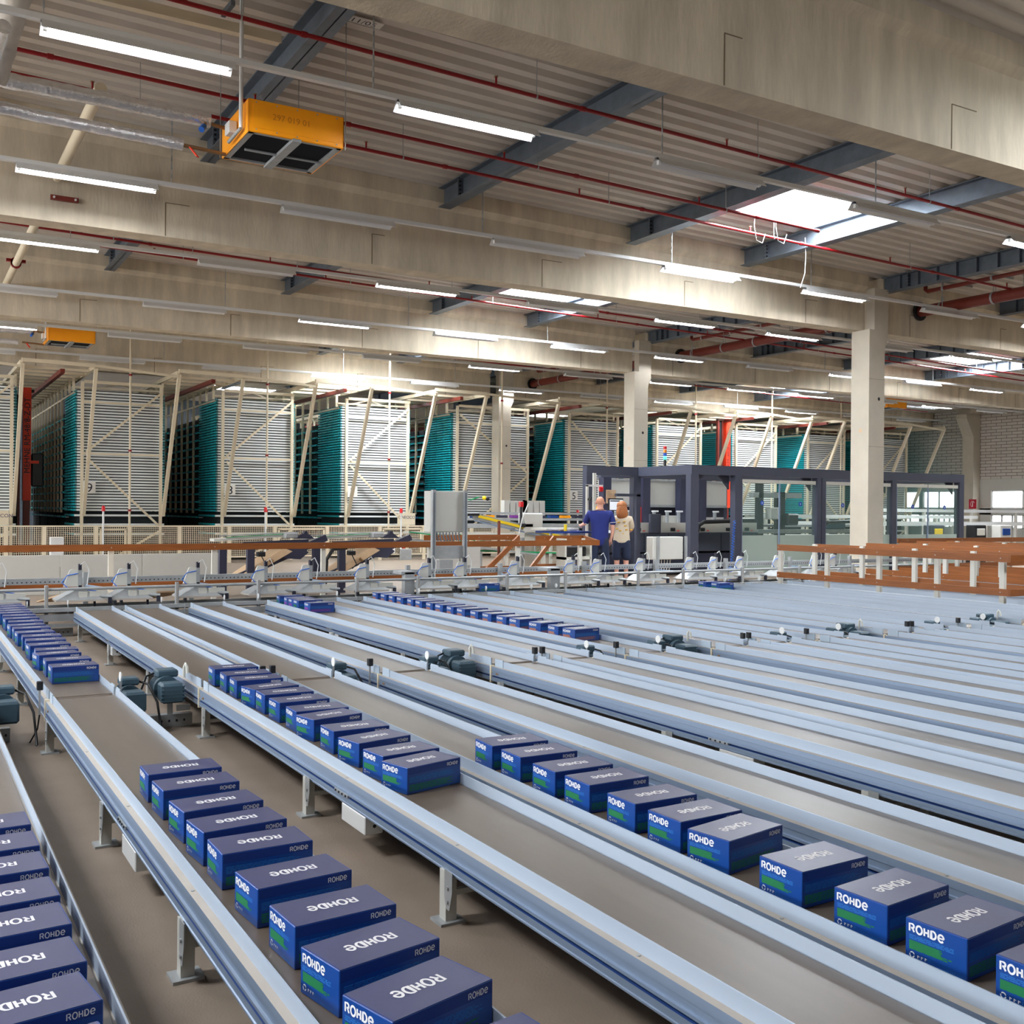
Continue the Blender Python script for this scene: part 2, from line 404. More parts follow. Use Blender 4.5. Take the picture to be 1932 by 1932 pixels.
b.prism([(y0-0.25, 5.51), (y0-0.9, 6.0), (y0-0.9, 6.12), (y0+0.9, 6.12), (y0+0.9, 6.0), (y0+0.25, 5.51)], 'x', XR-0.6, XR-0.05, M['column'])
tag(b.build('wall_column'), 'bracketed concrete column standing against the white block wall', 'column')
b = MB(); b.box(XR-0.55, XR-0.35, 17, 38, 5.98, 6.06, M['galv']); tag(b.build('crane_rail'), 'thin steel rail running along the upper white block wall', 'rail')

# steel girders along Y
gx = [-0.1, 3.45, 7.0, 10.5, 13.05, 16.75, 20.4, 24.0, 27.6]
for k in range(4):
    ya = 7.18+S_BAY*k+(0.0 if k == 0 else 0.03); yb = 6.62+S_BAY*(k+1)+0.03
    if k == 3: yb = 40
    for i, X in enumerate(gx):
        if k >= 2 and i < 3: continue
        z1 = zc(X)-0.012; b = MB(); w = 0.2; h = 0.30
        b.box(X, X+w, ya, yb, z1-0.014, z1, M['girder']); b.box(X, X+w, ya, yb, z1-h, z1-h+0.014, M['girder'])
        b.box(X+w/2-0.006, X+w/2+0.006, ya, yb, z1-h, z1, M['girder'])
        b.box(X+0.01, X+w-0.01, yb-0.62, yb-0.6, z1-h+0.01, z1-0.01, M['girder'])
        for zz in (0.07, 0.13, 0.19, 0.25):
            b.box(X+0.02, X+0.05, yb-0.64, yb-0.58, z1-zz-0.012, z1-zz+0.012, M['black']); b.box(X+w-0.05, X+w-0.02, yb-0.64, yb-0.58, z1-zz-0.012, z1-zz+0.012, M['black'])
        if X > 15 and k < 2:
            for q in range(16): b.box(X+0.02, X+w-0.02, ya+0.3+q*0.42, ya+0.312+q*0.42, z1-h+0.014, z1-0.014, M['girder'])
        o = b.build('roof_girder')
        bay = ['the front bay', 'the second bay', 'the third bay', 'the rear bay'][k]
        tag(o, f'galvanised roof girder, {ordn(i+1)} from left in {bay}', 'girder', 'galvanised girders under the roof sheet')

# ================================================================ LIGHT RAILS
RAILS = [(9.35, 5.46), (13.37, 5.46), (16.9, 5.44), (20.93, 5.43), (24.46, 5.325), (28.4, 5.283)]
def make_fixture(lit):
    """reflector batten along +X, hung under the rail; origin at its left end under the rail"""
    L = 1.58
    t = thing('tube_light', 'white tube light', 'light')
    b = MB()
    prof = [(-0.035, 0.0), (0.035, 0.0), (0.045, -0.02), (0.10, -0.085), (0.094, -0.088), (0.035, -0.028), (-0.035, -0.028), (-0.094, -0.088), (-0.10, -0.085), (-0.045, -0.02)]
    nn = len(prof); vs = [(X, a, z) for X in (0, L) for a, z in prof]
    fs = [(i, (i+1) % nn, (i+1) % nn+nn, i+nn) for i in range(nn)]
    b.add(vs, fs, M['white']); b.build('reflector', t)
    for X in (0.02, L-0.05): MB().box(X, X+0.03, -0.02, 0.02, -0.075, -0.028, M['white']).build('lamp_holder', t)
    MB().tube([(0.05, 0, -0.062), (L-0.05, 0, -0.062)], 0.014, M['tube'] if lit else M['tubeoff'], 8).build('tube', t)
    return t
fx_lit = make_fixture(True); fx_off = make_fixture(False); used = set()
X0S = [0.98, 1.15, 1.03, 0.93, 0.96, 0.88]; PIT = [3.17, 3.16, 3.06, 3.10, 3.01, 3.06]
LIT = {0: [-1, 0, 1, 4, 5, 7], 1: [-1, 0, 3, 4, 6, 8], 2: [-1, 0, 2, 4, 5, 7, 9], 3: [2, 4, 5, 7, 9, 11], 4: [0, 4, 6, 7, 8, 10], 5: [-1, 3, 5, 7, 9]}
RN = ['nearest', 'second nearest', 'third nearest', 'fourth nearest', 'fifth nearest', 'farthest']
for r_, (Y, Z) in enumerate(RAILS):
    cnt = -1; kmax = [6, 8, 9, 11, 11, 11][r_]
    b = MB(); b.box(-6, 37.5, Y-0.03, Y+0.03, Z, Z+0.045, M['white']); b.box(-6, 37.5, Y-0.012, Y+0.012, Z+0.045, Z+0.055, M['white'])
    tag(b.build('light_rail'), f'white lighting rail, {RN[r_]} to the camera', 'light rail', 'white lighting rails under the roof')
    for k in range(-1, kmax+1):
        lit = k in LIT[r_]; src = fx_lit if lit else fx_off; cnt += 1
        x = X0S[r_]+PIT[r_]*k
        lab = f"{'lit' if lit else 'unlit'} tube light just outside the left edge on {RN[r_]} light rail" if cnt == 0 else f"{'lit' if lit else 'unlit'} tube light, {ordn(cnt)} from left on {RN[r_]} light rail"
        if src.name not in used: used.add(src.name); o = src; o.location = (x, Y, Z)
        else: o = dup(src, (x, Y, Z))
        o['label'] = lab; o['group'] = 'tube lights on the white rails'
    # hanging chains
    hx = {0: [1.0, 3.9, 7.4, 10.9, 14.4, 17.9], 1: [2.9, 7.3, 10.8, 13.95, 17.5, 21.5], 2: [2.2, 4.0, 10.9, 18.0, 23.0], 3: [1.5, 5.6, 9.6, 13.2, 17.6, 22.4, 27.0], 4: [4.0, 8.4, 12.5, 17.0, 22.0, 27.5], 5: [6.0, 11.0, 14.6, 20.0, 26.0]}[r_]
    for q, x in enumerate(hx):
        zt = zc(x)+0.0; b = MB(); zz = Z+0.05; i = 0; pitch = 0.055 if r_ < 2 else 0.11
        while zz < zt-0.005:
            z2 = min(zz+pitch*1.15, zt)
            if i % 2: b.box(x-0.009, x+0.009, Y-0.0035, Y+0.0035, zz, z2, M['galv'])
            else: b.box(x-0.0035, x+0.0035, Y-0.009, Y+0.009, zz, z2, M['galv'])
            zz += pitch; i += 1
        tag(b.build('hanging_chain'), f'steel chain on the {RN[r_]} light rail, {ordn(q+1)} from left', 'chain', 'chains holding the light rails')

# ================================================================ SPRINKLER PIPES
def sprinkler(X0, X1, Y, off, label, heads, r=0.022, endcap=False):
    t = thing('sprinkler_pipe', label, 'pipe', (0, 0, 0), 0, 'red sprinkler pipes along the roof')
    zp = lambda x: zc(x)-off
    MB().tube([(X0, Y, zp(X0)), ((X0+X1)/2, Y, zp((X0+X1)/2)), (X1, Y, zp(X1))], r, M['red'], 10).build('pipe_run', t)
    x = X0+heads
    while x < X1:
        b = MB(); b.tube([(x, Y, zp(x)), (x, Y, zp(x)+0.09)], 0.012, M['red'], 8); b.tube([(x, Y, zp(x)+0.09), (x, Y, zp(x)+0.10)], 0.022, M['brass'], 8)
        b.build('sprinkler_head', t)
        b = MB(); xx = x+1.1; b.tube([(xx-0.03, Y, zp(xx)), (xx+0.03, Y, zp(xx))], r*1.35, M['red'], 10); b.build('coupling', t)
        b = MB(); xx = x+0.5; b.tube([(xx-0.008, Y, zp(xx)), (xx+0.008, Y, zp(xx))], r*1.2, M['galv'], 10); b.beam((xx, Y, zp(xx)+r), (xx, Y, zc(xx)), 0.008, 0.008, M['galv']); b.build('pipe_hanger', t)
        x += 3.2
    if endcap: b = MB(); b.tube([(X1-0.05, Y, zp(X1)), (X1+0.03, Y, zp(X1))], r*1.3, M['red'], 10); b.build('end_cap', t)
    return t
OFF = 0.43
sprinkler(XL+0.3, 17.7, 9.62, OFF, 'red sprinkler pipe closest to the camera in the front roof bay', 1.1)
sprinkler(XL+0.3, 12.15, 11.53, OFF, 'red sprinkler pipe ending in a cap below the large roof light', 2.3, endcap=True)
sprinkler(XL+0.3, 18.0, 12.2, OFF, 'red sprinkler pipe running just in front of the second beam', 0.7)
sprinkler(XL+0.3, 30, 18.65, OFF, 'upper red sprinkler pipe seen behind the second beam', 1.5)
sprinkler(XL+0.3, 30, 19.3, OFF, 'lower red sprinkler pipe seen behind the second beam', 2.8)
sprinkler(XL+0.3, 34, 26.6, OFF, 'red sprinkler pipe in the roof bay behind the third beam', 2.0)
sprinkler(XL+0.3, 34, 24.6, OFF, 'red sprinkler pipe glimpsed under the third beam', 3.0)

# large oxide-red pipes along Y (separate lengths between the beams)
def bigpipe(X, Z, y0, y1, r, label):
    t = thing('large_red_pipe', label, 'pipe', (0, 0, 0), 0, 'large dark red pipes between the beams')
    MB().tube([(X, y0, Z), (X, (y0+y1)/2, Z), (X, y1, Z)], r, M['oxide'], 18).build('pipe_run', t)
    MB().tube([(X, y1-0.05, Z), (X, y1-0.004, Z)], r*1.7, M['black'], 18).build('wall_collar', t)
    y = y1-0.55
    while y > y0+0.2:
        b = MB(); b.tube([(X, y-0.02, Z), (X, y+0.02, Z)], r*1.1, M['galv'], 18); b.beam((X-0.02, y, Z+r), (X-0.02, y, zc(X)-0.3), 0.012, 0.012, M['galv']); b.beam((X+0.05, y, Z+r*0.8), (X+0.05, y, zc(X)-0.3), 0.012, 0.012, M['galv'])
        b.build('pipe_clamp', t); y -= 1.15
    return t
bigpipe(17.95, 5.60, 7.6, 14.27, 0.11, 'large dark red pipe in front of the second beam, top right')
bigpipe(17.95, 5.62, 14.95, 21.83, 0.11, 'large dark red pipe hung between the second and third beams')
bigpipe(17.95, 5.62, 22.6, 29.38, 0.11, 'large dark red pipe behind the middle column, farthest of three')
for (ya, yb, lab) in ((8.6, 13.6, 'thin dark red branch pipe above the top right large pipe'), (15.6, 20.6, 'thin dark red branch pipe above the middle large pipe'), (24.2, 28.0, 'thin dark red branch pipe above the farthest large pipe')):
    t = thing('branch_pipe', lab, 'pipe')
    b = MB(); b.tube([(17.3, ya, 5.82), (17.3, (ya+yb)/2, 5.82), (17.3, yb-0.05, 5.82), (17.3, yb, 5.86), (17.3, yb, 6.02)], 0.04, M['oxide'], 10); b.build('pipe_run', t)
    b = MB()
    for q in range(5): yy = ya+0.4+q*(yb-ya-0.8)/4; b.tube([(17.3, yy-0.02, 5.82), (17.3, yy+0.02, 5.82)], 0.05, M['galv'], 10); b.beam((17.3, yy, 5.86), (17.3, yy, zc(17.3)-0.01), 0.01, 0.01, M['galv'])
    b.build('pipe_clamp', t)
    b = MB()
    for q in range(6): yy = ya+0.3+q*(yb-ya-0.6)/5; b.beam((16.9, yy, 5.98), (18.3, yy, 5.98), 0.04, 0.04, M['galv']); b.beam((16.95, yy, 6.0), (16.95, yy, zc(16.95)-0.005), 0.015, 0.015, M['galv'])
    tag(b.build('support_channel'), 'set of short galvanised channels carrying the '+lab.split('above the ')[1], 'bracket')

# cream drain pipe crossing under the roof at the left
for (ya, yb, lab, z) in ((11.0, 14.27, 'cream drain pipe slanting across the front bay, upper left', 5.62), (14.95, 21.83, 'cream drain pipe with a red collar behind the second beam', 5.6)):
    t = thing('drain_pipe', lab, 'pipe')
    MB().tube([(1.70, ya, z), (1.70, yb, z)], 0.06, M['cream'], 14).build('pipe_run', t)
    if ya > 10:
        b = MB(); b.tube([(1.70, 19.6, z), (1.70, 19.66, z)], 0.085, M['red'], 14); b.box(1.55, 1.85, 19.6, 19.66, z+0.02, z+0.05, M['red']); b.build('red_collar', t)
    else:
        b = MB(); b.tube([(1.70, 10.9, z-0.0), (1.70, 11.15, z)], 0.10, M['red'], 14); b.ball((1.70, 10.9, z), 0.1, M['red']); b.box(1.55, 1.85, 11.0, 11.06, z-0.03, z+0.03, M['red']); b.build('red_coupling', t); MB().tube([(1.70, 10.95, z), (1.70, 10.95, zc(1.7))], 0.006, M['cream'], 6).build('hanging_rod', t)
b = MB(); b.box(1.62, 1.95, 14.24, 14.28, 5.33, 5.39, M['oxide'])
for x in (1.66, 1.91): b.tube([(x, 14.22, 5.36), (x, 14.25, 5.36)], 0.014, M['white'], 8)
tag(b.build('fixing_plate'), 'small rusty steel fixing plate bolted to the second concrete beam', 'plate')

# foil insulated heating pipes
def wob(pts, n, amp, r, rv):
    out = []; rs = []
    for i in range(len(pts)-1):
        a, b_ = Vector(pts[i]), Vector(pts[i+1]); k = max(2, int((b_-a).length/n))
        for j in range(k):
            out.append(a.lerp(b_, j/k)+Vector((random.uniform(-amp, amp) for _ in range(3)))); rs.append(r*(1+random.uniform(-rv, rv)))
    out.append(Vector(pts[-1])); rs.append(r); return out, rs
def foil(pts, r, label, m='foil', bay=0):
    p, rs = wob(pts, 0.06, 0.0035, r, 0.05)
    return tag(MB().tube(p, rs, M[m], 14).build('insulated_pipe'), label, 'pipe')
foil([(-4, 10.8, 5.46), (0.3, 10.8, 5.45), (2.72, 10.8, 5.44)], 0.075, 'upper foil wrapped pipe feeding the near orange heater')
foil([(0.7, 9.3, 5.32), (0.62, 10.5, 5.2), (0.75, 10.75, 5.17), (1.0, 10.8, 5.17), (2.45, 10.8, 5.14)], 0.06, 'lower foil wrapped pipe bending towards the near orange heater')
foil([(0.62, 7.35, 5.95), (0.72, 8.2, 5.95), (0.85, 9.7, 5.85), (0.78, 10.3, 5.6), (0.7, 10.45, 5.3)], 0.12, 'thick wrapped pipe coming down at the top left corner', 'foilmatte')
foil([(-3, 25.9, 5.46), (1.7, 25.9, 5.42), (2.55, 25.9, 5.42)], 0.075, 'upper foil wrapped pipe feeding the far left orange heater')
foil([(-3, 25.9, 5.2), (1.7, 25.9, 5.17), (2.3, 25.9, 5.15)], 0.06, 'lower foil wrapped pipe feeding the far left orange heater')

# orange unit heaters
def heater(x, y, z, label, mirror=False):
    t = thing('unit_heater', label, 'heater', (x, y, z), 0, 'orange unit heaters hung from the roof')
    w, d, h = 0.98, 0.95, 0.32
    b = MB(); b.cbox(0, w, 0, 0.02, 0, h, M['orange'], 0.008); b.cbox(0, w, d-0.02, d, 0, h, M['orange'], 0.008); b.cbox(0, 0.02, 0, d, 0, h, M['orange'], 0.008); b.cbox(w-0.02, w, 0, d, 0, h, M['orange'], 0.008)
    b.box(0.01, w-0.01, 0.01, d-0.01, h-0.02, h-0.005, M['orange']); b.box(0.05, w-0.05, -0.004, 0.0, 0.045, h-0.045, M['orange'])
    for i in range(5):
        for zz in (0.03, h-0.03): b.tube([(0.08+i*0.205, -0.008, zz), (0.08+i*0.205, 0.0, zz)], 0.007, M['galv'], 6)
    ca = b.build('casing', t)
    lo = MB()
    for xx in (0.3, 0.7): lo.tube([(xx, 0.3, h), (xx, 0.3, h+0.03)], 0.04, M['galv'], 10)
    lo.build('top_lug', ca)
    f = MB(); f.box(0.02, w-0.02, 0.02, 0.06, 0.0, 0.03, M['galv']); f.box(0.02, w-0.02, d-0.06, d-0.02, 0.0, 0.03, M['galv']); f.box(0.02, 0.07, 0.02, d-0.02, 0, 0.03, M['galv']); f.box(w-0.07, w-0.02, 0.02, d-0.02, 0, 0.03, M['galv'])
    gf = f.build('grille_frame', t)
    s = MB()
    for i in range(22): yy = 0.08+i*0.037; s.add([(0.07, yy, 0.045), (w-0.07, yy, 0.045), (w-0.07, yy+0.03, 0.02), (0.07, yy+0.03, 0.02)], [(0, 1, 2, 3)], M['black'])
    s.box(0.05, w-0.05, 0.05, d-0.05, 0.06, 0.07, M['darkgap']); s.build('louvre_slats', gf)
    s = MB(); s.box(w/2-0.045, w/2+0.045, -0.0, d, -0.02, 0.012, M['galv']); s.tube([(0.12, d*0.55, -0.005), (w-0.05, d*0.55, -0.005)], 0.014, M['galv'], 8); s.build('cross_strap', t)
    s = MB()
    for (xx, yy) in ((-0.02, 0.93), (w+0.02, 0.02)): s.beam((xx, yy, 0), (xx, yy, zc(x)-z), 0.008, 0.008, M['galv'])
    s.build('hanging_rod', t)
    s = MB(); s.tube([(-0.04, 0.1, 0.05), (-0.04, 0.1, zc(x)-z)], 0.02, M['white'], 10); s.tube([(-0.04, 0.1, 0.05), (-0.05, 0.5, 0.03)], 0.018, M['galv'], 8); s.build('conduit', t)
    s = MB(); s.cbox(-0.09, -0.005, 0.35, 0.5, 0.08, 0.2, M['white'], 0.008); s.build('switch_box', t)
    s = MB(); s.tube([(-0.25, 0.8, 0.32), (-0.12, 0.8, 0.28), (0.0, 0.8, 0.27)], 0.02, M['brass'], 8); s.tube([(-0.2, 0.8, 0.30), (-0.24, 0.72, 0.22)], 0.02, M['brass'], 8)
    s.tube([(-0.45, 0.8, 0.02), (-0.2, 0.8, 0.01), (0.0, 0.8, 0.0)], 0.02, M['brass'], 8); vp = s.build('valve_pipes', t)
    s = MB(); s.tube([(-0.24, 0.72, 0.22), (-0.28, 0.66, 0.16)], 0.03, M['blue'], 10); s.build('blue_valve_cap', vp)
    s = MB(); s.beam((-0.36, 0.78, 0.0), (-0.30, 0.72, -0.1), 0.045, 0.01, M['orangered']); s.build('red_valve_handle', vp)
    return t
heater(2.88, 10.0, 5.12, 'orange unit heater hung closest to the camera, upper left')
heater(2.83, 25.1, 5.14, 'small orange unit heater hung far left above the racks')
heater(30.0, 25.1, 5.2, 'orange unit heater half hidden behind the nearest column')
font_mb('297 019 01', 0.085, M['pencil'], frame4((3.12, 9.994, 5.27), (1, 0, 0), (0, 0, 1))).build('handwriting', bpy.data.objects['unit_heater']).matrix_parent_inverse = Matrix.Translation((-2.88, -10.0, -5.12))
foil([(31.1, 25.9, 5.45), (33.5, 25.9, 5.45), (33.8, 25.9, 5.5), (33.8, 25.9, 5.75)], 0.075, 'foil wrapped pipe turning up beside the far right heater')

# cream cable tray, sign and smoke detectors under the roof
b = MB(); b.box(0.2, 3.25, 10.15, 10.27, 6.12, 6.2, M['cream']); b.box(0.2, 3.25, 10.14, 10.15, 6.10, 6.13, M['cream']); tag(b.build('cable_duct'), 'cream cable duct hung under the roof at top left', 'duct')
def detector(x, y, lab):
    t = thing('smoke_detector', lab, 'smoke detector', (x, y, zc(x)-0.02))
    MB().tube([(0, 0, 0), (0, 0, -0.02)], 0.05, M['white'], 14).build('base', t); MB().tube([(0, 0, -0.02), (0, 0, -0.05), (0, 0, -0.06)], [0.045, 0.035, 0.01], M['white'], 14).build('sensor_head', t)
def sign(x, y, w, h, txt, lab):
    t = thing('number_sign', lab, 'sign', (x, y, zc(x)-0.03)); t.rotation_euler = (0, 0.0205, 0)
    pl = MB().box(0, w, 0, h, -0.004, 0.004, M['paper']).build('plate', t)
    font_mb(txt, h*0.95, M['ink'], frame4((w*0.06, h*0.86, -0.006), (1, 0, 0), (0, -1, 0))).build('lettering', pl)
p = onZ(645, 52, 6.3); detector(p.x, p.y, 'white round smoke detector under the roof beside the 11/05 sign')
p = onZ(655, 42, 6.35); sign(p.x, p.y-0.1, 0.36, 0.13, '11/05', 'small white sign reading 11/05 under the roof sheet')
p = onZ(1603, 316, 6.0); detector(p.x, p.y, 'white smoke detector right of the large roof light')
p = onZ(1632, 305, 6.0); sign(p.x, p.y, 0.3, 0.12, '11/06', 'small white sign beside the right smoke detector')
for (pa, pb, lab) in (((421, 28), (440, 5), 'short dark strut under the roof left of the drain'), ((590, 80), (660, 0), 'longer dark strut under the roof near the 11/05 sign')):
    a, b_ = onZ(*pa, 6.25), onZ(*pb, 6.25); tag(MB().beam(a, b_, 0.04, 0.05, M['girder']).build('roof_strut'), lab, 'strut')
b = MB()
for (x, y) in ((11.25, 11.9), (11.55, 11.75)):
    b.tube([(x, y, zc(x)+0.1), (x-0.05, y, 5.85), (x-0.02, y-0.02, 5.62), (x+0.12, y, 5.60), (x+0.18, y, 5.75)], 0.005, M['white'], 6)
b.tube([(13.1, 12.7, 6.1), (13.12, 12.7, 5.8), (13.10, 12.7, 5.5), (13.0, 12.7, 5.25)], 0.006, M['white'], 6)
tag(b.build('loose_cable'), 'loose white cables dangling below the large roof light', 'cable')

# ================================================================ CONVEYORS
ZBELT = 0.30; WB = 0.38
def lane_x(i):
    k, r = divmod(i, 3); return (0.82, 1.755, 2.285)[r]+2.215*k   # i=0..: left guide
def conveyor(x, ya, yb, part, i, near):
    """belt conveyor section, left guide plane at x, running along Y"""
    k3 = i % 3
    if i >= 0: where = f'{ordn(i+1)} lane right of the bottom left corner lane'
    else: where = 'lane at the far bottom left corner' if i == -1 else 'lane just outside the left edge'
    t = thing('belt_conveyor', f"{'near' if near else 'far'} belt conveyor section, {where}", 'conveyor', (x, 0, 0), 0, 'parallel belt conveyors')
    L, R = 0.0, WB
    b = MB(); b.box(L+0.012, R-0.012, ya+0.03, yb-0.03, ZBELT-0.006, ZBELT, M['belt']); b.box(L+0.012, R-0.012, ya+0.05, yb-0.05, ZBELT-0.08, ZBELT-0.075, M['darkgap'])
    b.tube([(L+0.012, ya+0.04, ZBELT-0.041), (R-0.012, ya+0.04, ZBELT-0.041)], 0.0405, M['belt'], 12); b.tube([(L+0.012, yb-0.04, ZBELT-0.041), (R-0.012, yb-0.04, ZBELT-0.041)], 0.0405, M['belt'], 12)
    b.build('belt', t)
    for s in (-1, 1):
        X = L if s < 0 else R
        g = MB(); g.box(X-0.0025, X+0.0025, ya+0.02, yb-0.02, ZBELT-0.012, ZBELT+0.042, M['guide'])
        for e in (ya+0.02, yb-0.14): g.box(X-0.004*s*-1-0.003, X+0.004*s+0.003, e, e+0.12, ZBELT-0.008, ZBELT+0.05, M['tab'])
        g.build('side_guide', t)
        o = X+s*0.027; i2 = X-s*0.010
        prof = [(i2, 0.292), (X, 0.292), (o, 0.290), (o, 0.262), (o-s*0.004, 0.260), (o-s*0.004, 0.238), (o+s*0.004, 0.236), (o+s*0.004, 0.226), (o-s*0.012, 0.223), (o-s*0.012, 0.217), (o+s*0.002, 0.214), (o+s*0.002, 0.192), (o+s*0.006, 0.190), (o+s*0.006, 0.184), (i2, 0.184)]
        n_ = len(prof); vs = [(a, Y, z) for Y in (ya, yb) for a, z in prof]; fs = [list(range(n_)), list(range(2*n_-1, n_-1, -1))]
        fr = MB(); fr.add(vs, fs, M['alu'])
        for j in range(n_):
            m = M['ledge'] if j in (0, 1) else (M['groove'] if j in (7, 8, 9) else M['alu'])
            fr.add([vs[j], vs[(j+1) % n_], vs[(j+1) % n_+n_], vs[j+n_]], [(0, 1, 2, 3)], m)
        if s < 0:
            for yy in [ya+0.9+q*1.07 for q in range(int((yb-ya-1)/1.07)+1)]: fr.tube([(X-0.014, yy, 0.290), (X-0.014, yy, 0.2935)], 0.006, M['galv'], 6)
        spf = fr.build('side_profile', t)
        if s < 0: spl = spf
    # support legs
    ys = [6.85, 4.87, 3.37, 1.6] if near else [8.62, 10.4, 12.3]
    for Y in ys:
        for s in (-1, 1):
            X = L-0.02 if s < 0 else R+0.02
            g = MB(); g.box(X-0.022, X+0.022, Y, Y+0.05, 0.008, 0.19, M['creamgrey']); g.box(X-0.05, X+0.05, Y-0.02, Y+0.07, 0.0, 0.01, M['galv'])
            g.prism([(Y-0.055, 0.2), (Y+0.005, 0.2), (Y+0.005, 0.1), (Y-0.012, 0.06), (Y-0.035, 0.06), (Y-0.055, 0.13)], 'x', X+s*0.022, X+s*0.026, M['galv'])
            for zz in (0.14, 0.09): g.tube([(X+s*0.024, Y-0.024, zz), (X+s*0.032, Y-0.024, zz)], 0.007, M['galv'], 6)
            g.build('leg', t)
        g = MB(); g.box(0, R, Y+0.01, Y+0.03, 0.095, 0.115, M['creamgrey']); g.build('cross_bar', t)
    # small junction box under the left profile, end plates, connector in the groove
    yj = 4.15 if near else 10.25
    g = MB(); g.cbox(L-0.035, L+0.05, yj, yj+0.27, 0.105, 0.184, M['white'], 0.004); g.tube([(L+0.01, yj-0.001, 0.14), (L+0.01, yj+0.01, 0.14)], 0.008, M['black'], 8); g.build('junction_box', t)
    g = MB(); g.box(L-0.035, L-0.022, yj+0.2, yj+0.36, 0.215, 0.228, M['galv'])
    for q in range(4): g.tube([(L-0.036, yj+0.22+q*0.04, 0.222), (L-0.04, yj+0.22+q*0.04, 0.222)], 0.005, M['ink'], 6)
    g.build('groove_connector', spl)
    if near:
        for X in (L-0.02, R+0.02): g = MB(); g.box(X-0.015, X+0.015, yb-0.005, yb+0.012, 0.17, 0.30, M['cream']); g.tube([(X, yb-0.1, 0.24), (X, yb-0.07, 0.24)], 0.01, M['brass'], 6); g.build('end_bracket', t)
    return t
YJ = 7.03; NL = 24
for i in range(-2, NL):
    x = lane_x(i)
    if x < 12: conveyor(x, 0.3, YJ-0.012, 'near', i, True)
    conveyor(x, YJ+0.012, 12.78, 'far', i, False)

# drive motors
def motor_proto(side):
    """side -1: mounted on the left of a lane, +1: on the right; origin at guide plane, junction line"""
    t = thing('drive_motor', 'blue-grey geared drive motor', 'motor')
    s = side
    if side < 0:
        cx = -0.17
        b = MB(); b.cbox(cx-0.075, cx+0.075, -0.02, 0.13, 0.19, 0.32, M['motor'], 0.015)
        for q in range(5): b.box(cx-0.077, cx+0.077, -0.022, 0.0, 0.2+q*0.024, 0.208+q*0.024, M['motor'])
        b.build('gearbox', t)
        b = MB(); b.tube([(cx-0.01, 0.13, 0.265), (cx-0.01, 0.17, 0.265), (cx-0.01, 0.19, 0.265), (cx-0.01, 0.34, 0.265), (cx-0.01, 0.36, 0.265)], [0.085, 0.085, 0.07, 0.07, 0.05], M['motor'], 18)
        for q in range(6): b.tube([(cx-0.01, 0.2+q*0.022, 0.265), (cx-0.01, 0.207+q*0.022, 0.265)], 0.078, M['motor'], 18)
        mbd = b.build('motor_body', t)
        b = MB(); b.cbox(cx-0.065, cx+0.075, 0.17, 0.31, 0.335, 0.385, M['motor'], 0.01); b.build('terminal_box', mbd)
        b = MB(); b.tube([(cx+0.11, 0.16, 0.33), (cx+0.11, 0.16, 0.40), (cx+0.115, 0.15, 0.425), (cx+0.125, 0.14, 0.40), (cx+0.125, 0.13, 0.36)], 0.010, M['whitedull'], 8); b.build('cable_loop', t)
        b = MB(); b.tube([(cx-0.06, 0.28, 0.355), (cx-0.12, 0.26, 0.34), (cx-0.18, 0.2, 0.22), (cx-0.22, 0.1, 0.06), (cx-0.24, 0.06, 0.01)], 0.008, M['black'], 6); b.build('power_cable', t)
        b = MB(); b.beam((cx, 0.08, 0.19), (cx, 0.08, 0.1), 0.035, 0.01, M['galv'], (0, 1, 0)); b.box(cx+0.03, cx+0.12, 0.02, 0.03, 0.13, 0.17, M['galv']); b.build('torque_arm', t)
    else:
        cx = WB+0.13
        b = MB(); b.cbox(cx-0.07, cx+0.07, -0.10, 0.05, 0.16, 0.295, M['motor'], 0.015); b.build('gearbox', t)
        b = MB(); b.tube([(cx-0.01, 0.05, 0.245), (cx-0.01, 0.09, 0.245), (cx-0.01, 0.11, 0.245), (cx-0.01, 0.26, 0.245)], [0.075, 0.075, 0.06, 0.06], M['motor'], 18)
        for q in range(6): b.tube([(cx-0.01, 0.12+q*0.022, 0.245), (cx-0.01, 0.127+q*0.022, 0.245)], 0.068, M['motor'], 18)
        mbd = b.build('motor_body', t)
        b = MB(); b.cbox(cx-0.06, cx+0.06, 0.09, 0.21, 0.31, 0.36, M['motor'], 0.01); b.build('terminal_box', mbd)
        b = MB(); b.tube([(cx+0.06, 0.15, 0.33), (cx+0.12, 0.1, 0.31), (cx+0.16, 0.02, 0.2), (cx+0.17, -0.05, 0.05), (cx+0.17, -0.08, 0.01)], 0.008, M['black'], 6); b.build('power_cable', t)
    return t
ml = motor_proto(-1); mr = motor_proto(1); fl = fr_ = True
nm = 0
for i in range(-1, NL):
    nm += 1; k3 = i % 3; x = lane_x(i)
    if x > 12: break
    lab = f'blue-grey drive motor at the belt joint, {ordn(nm)} from the left in that row'
    if k3 == 1: o = ml if fl else dup(ml); fl = False
    else: o = mr if fr_ else dup(mr); fr_ = False
    o.location = (x, YJ+0.12, 0); o['label'] = lab; o['group'] = 'drive motors at the belt joints'

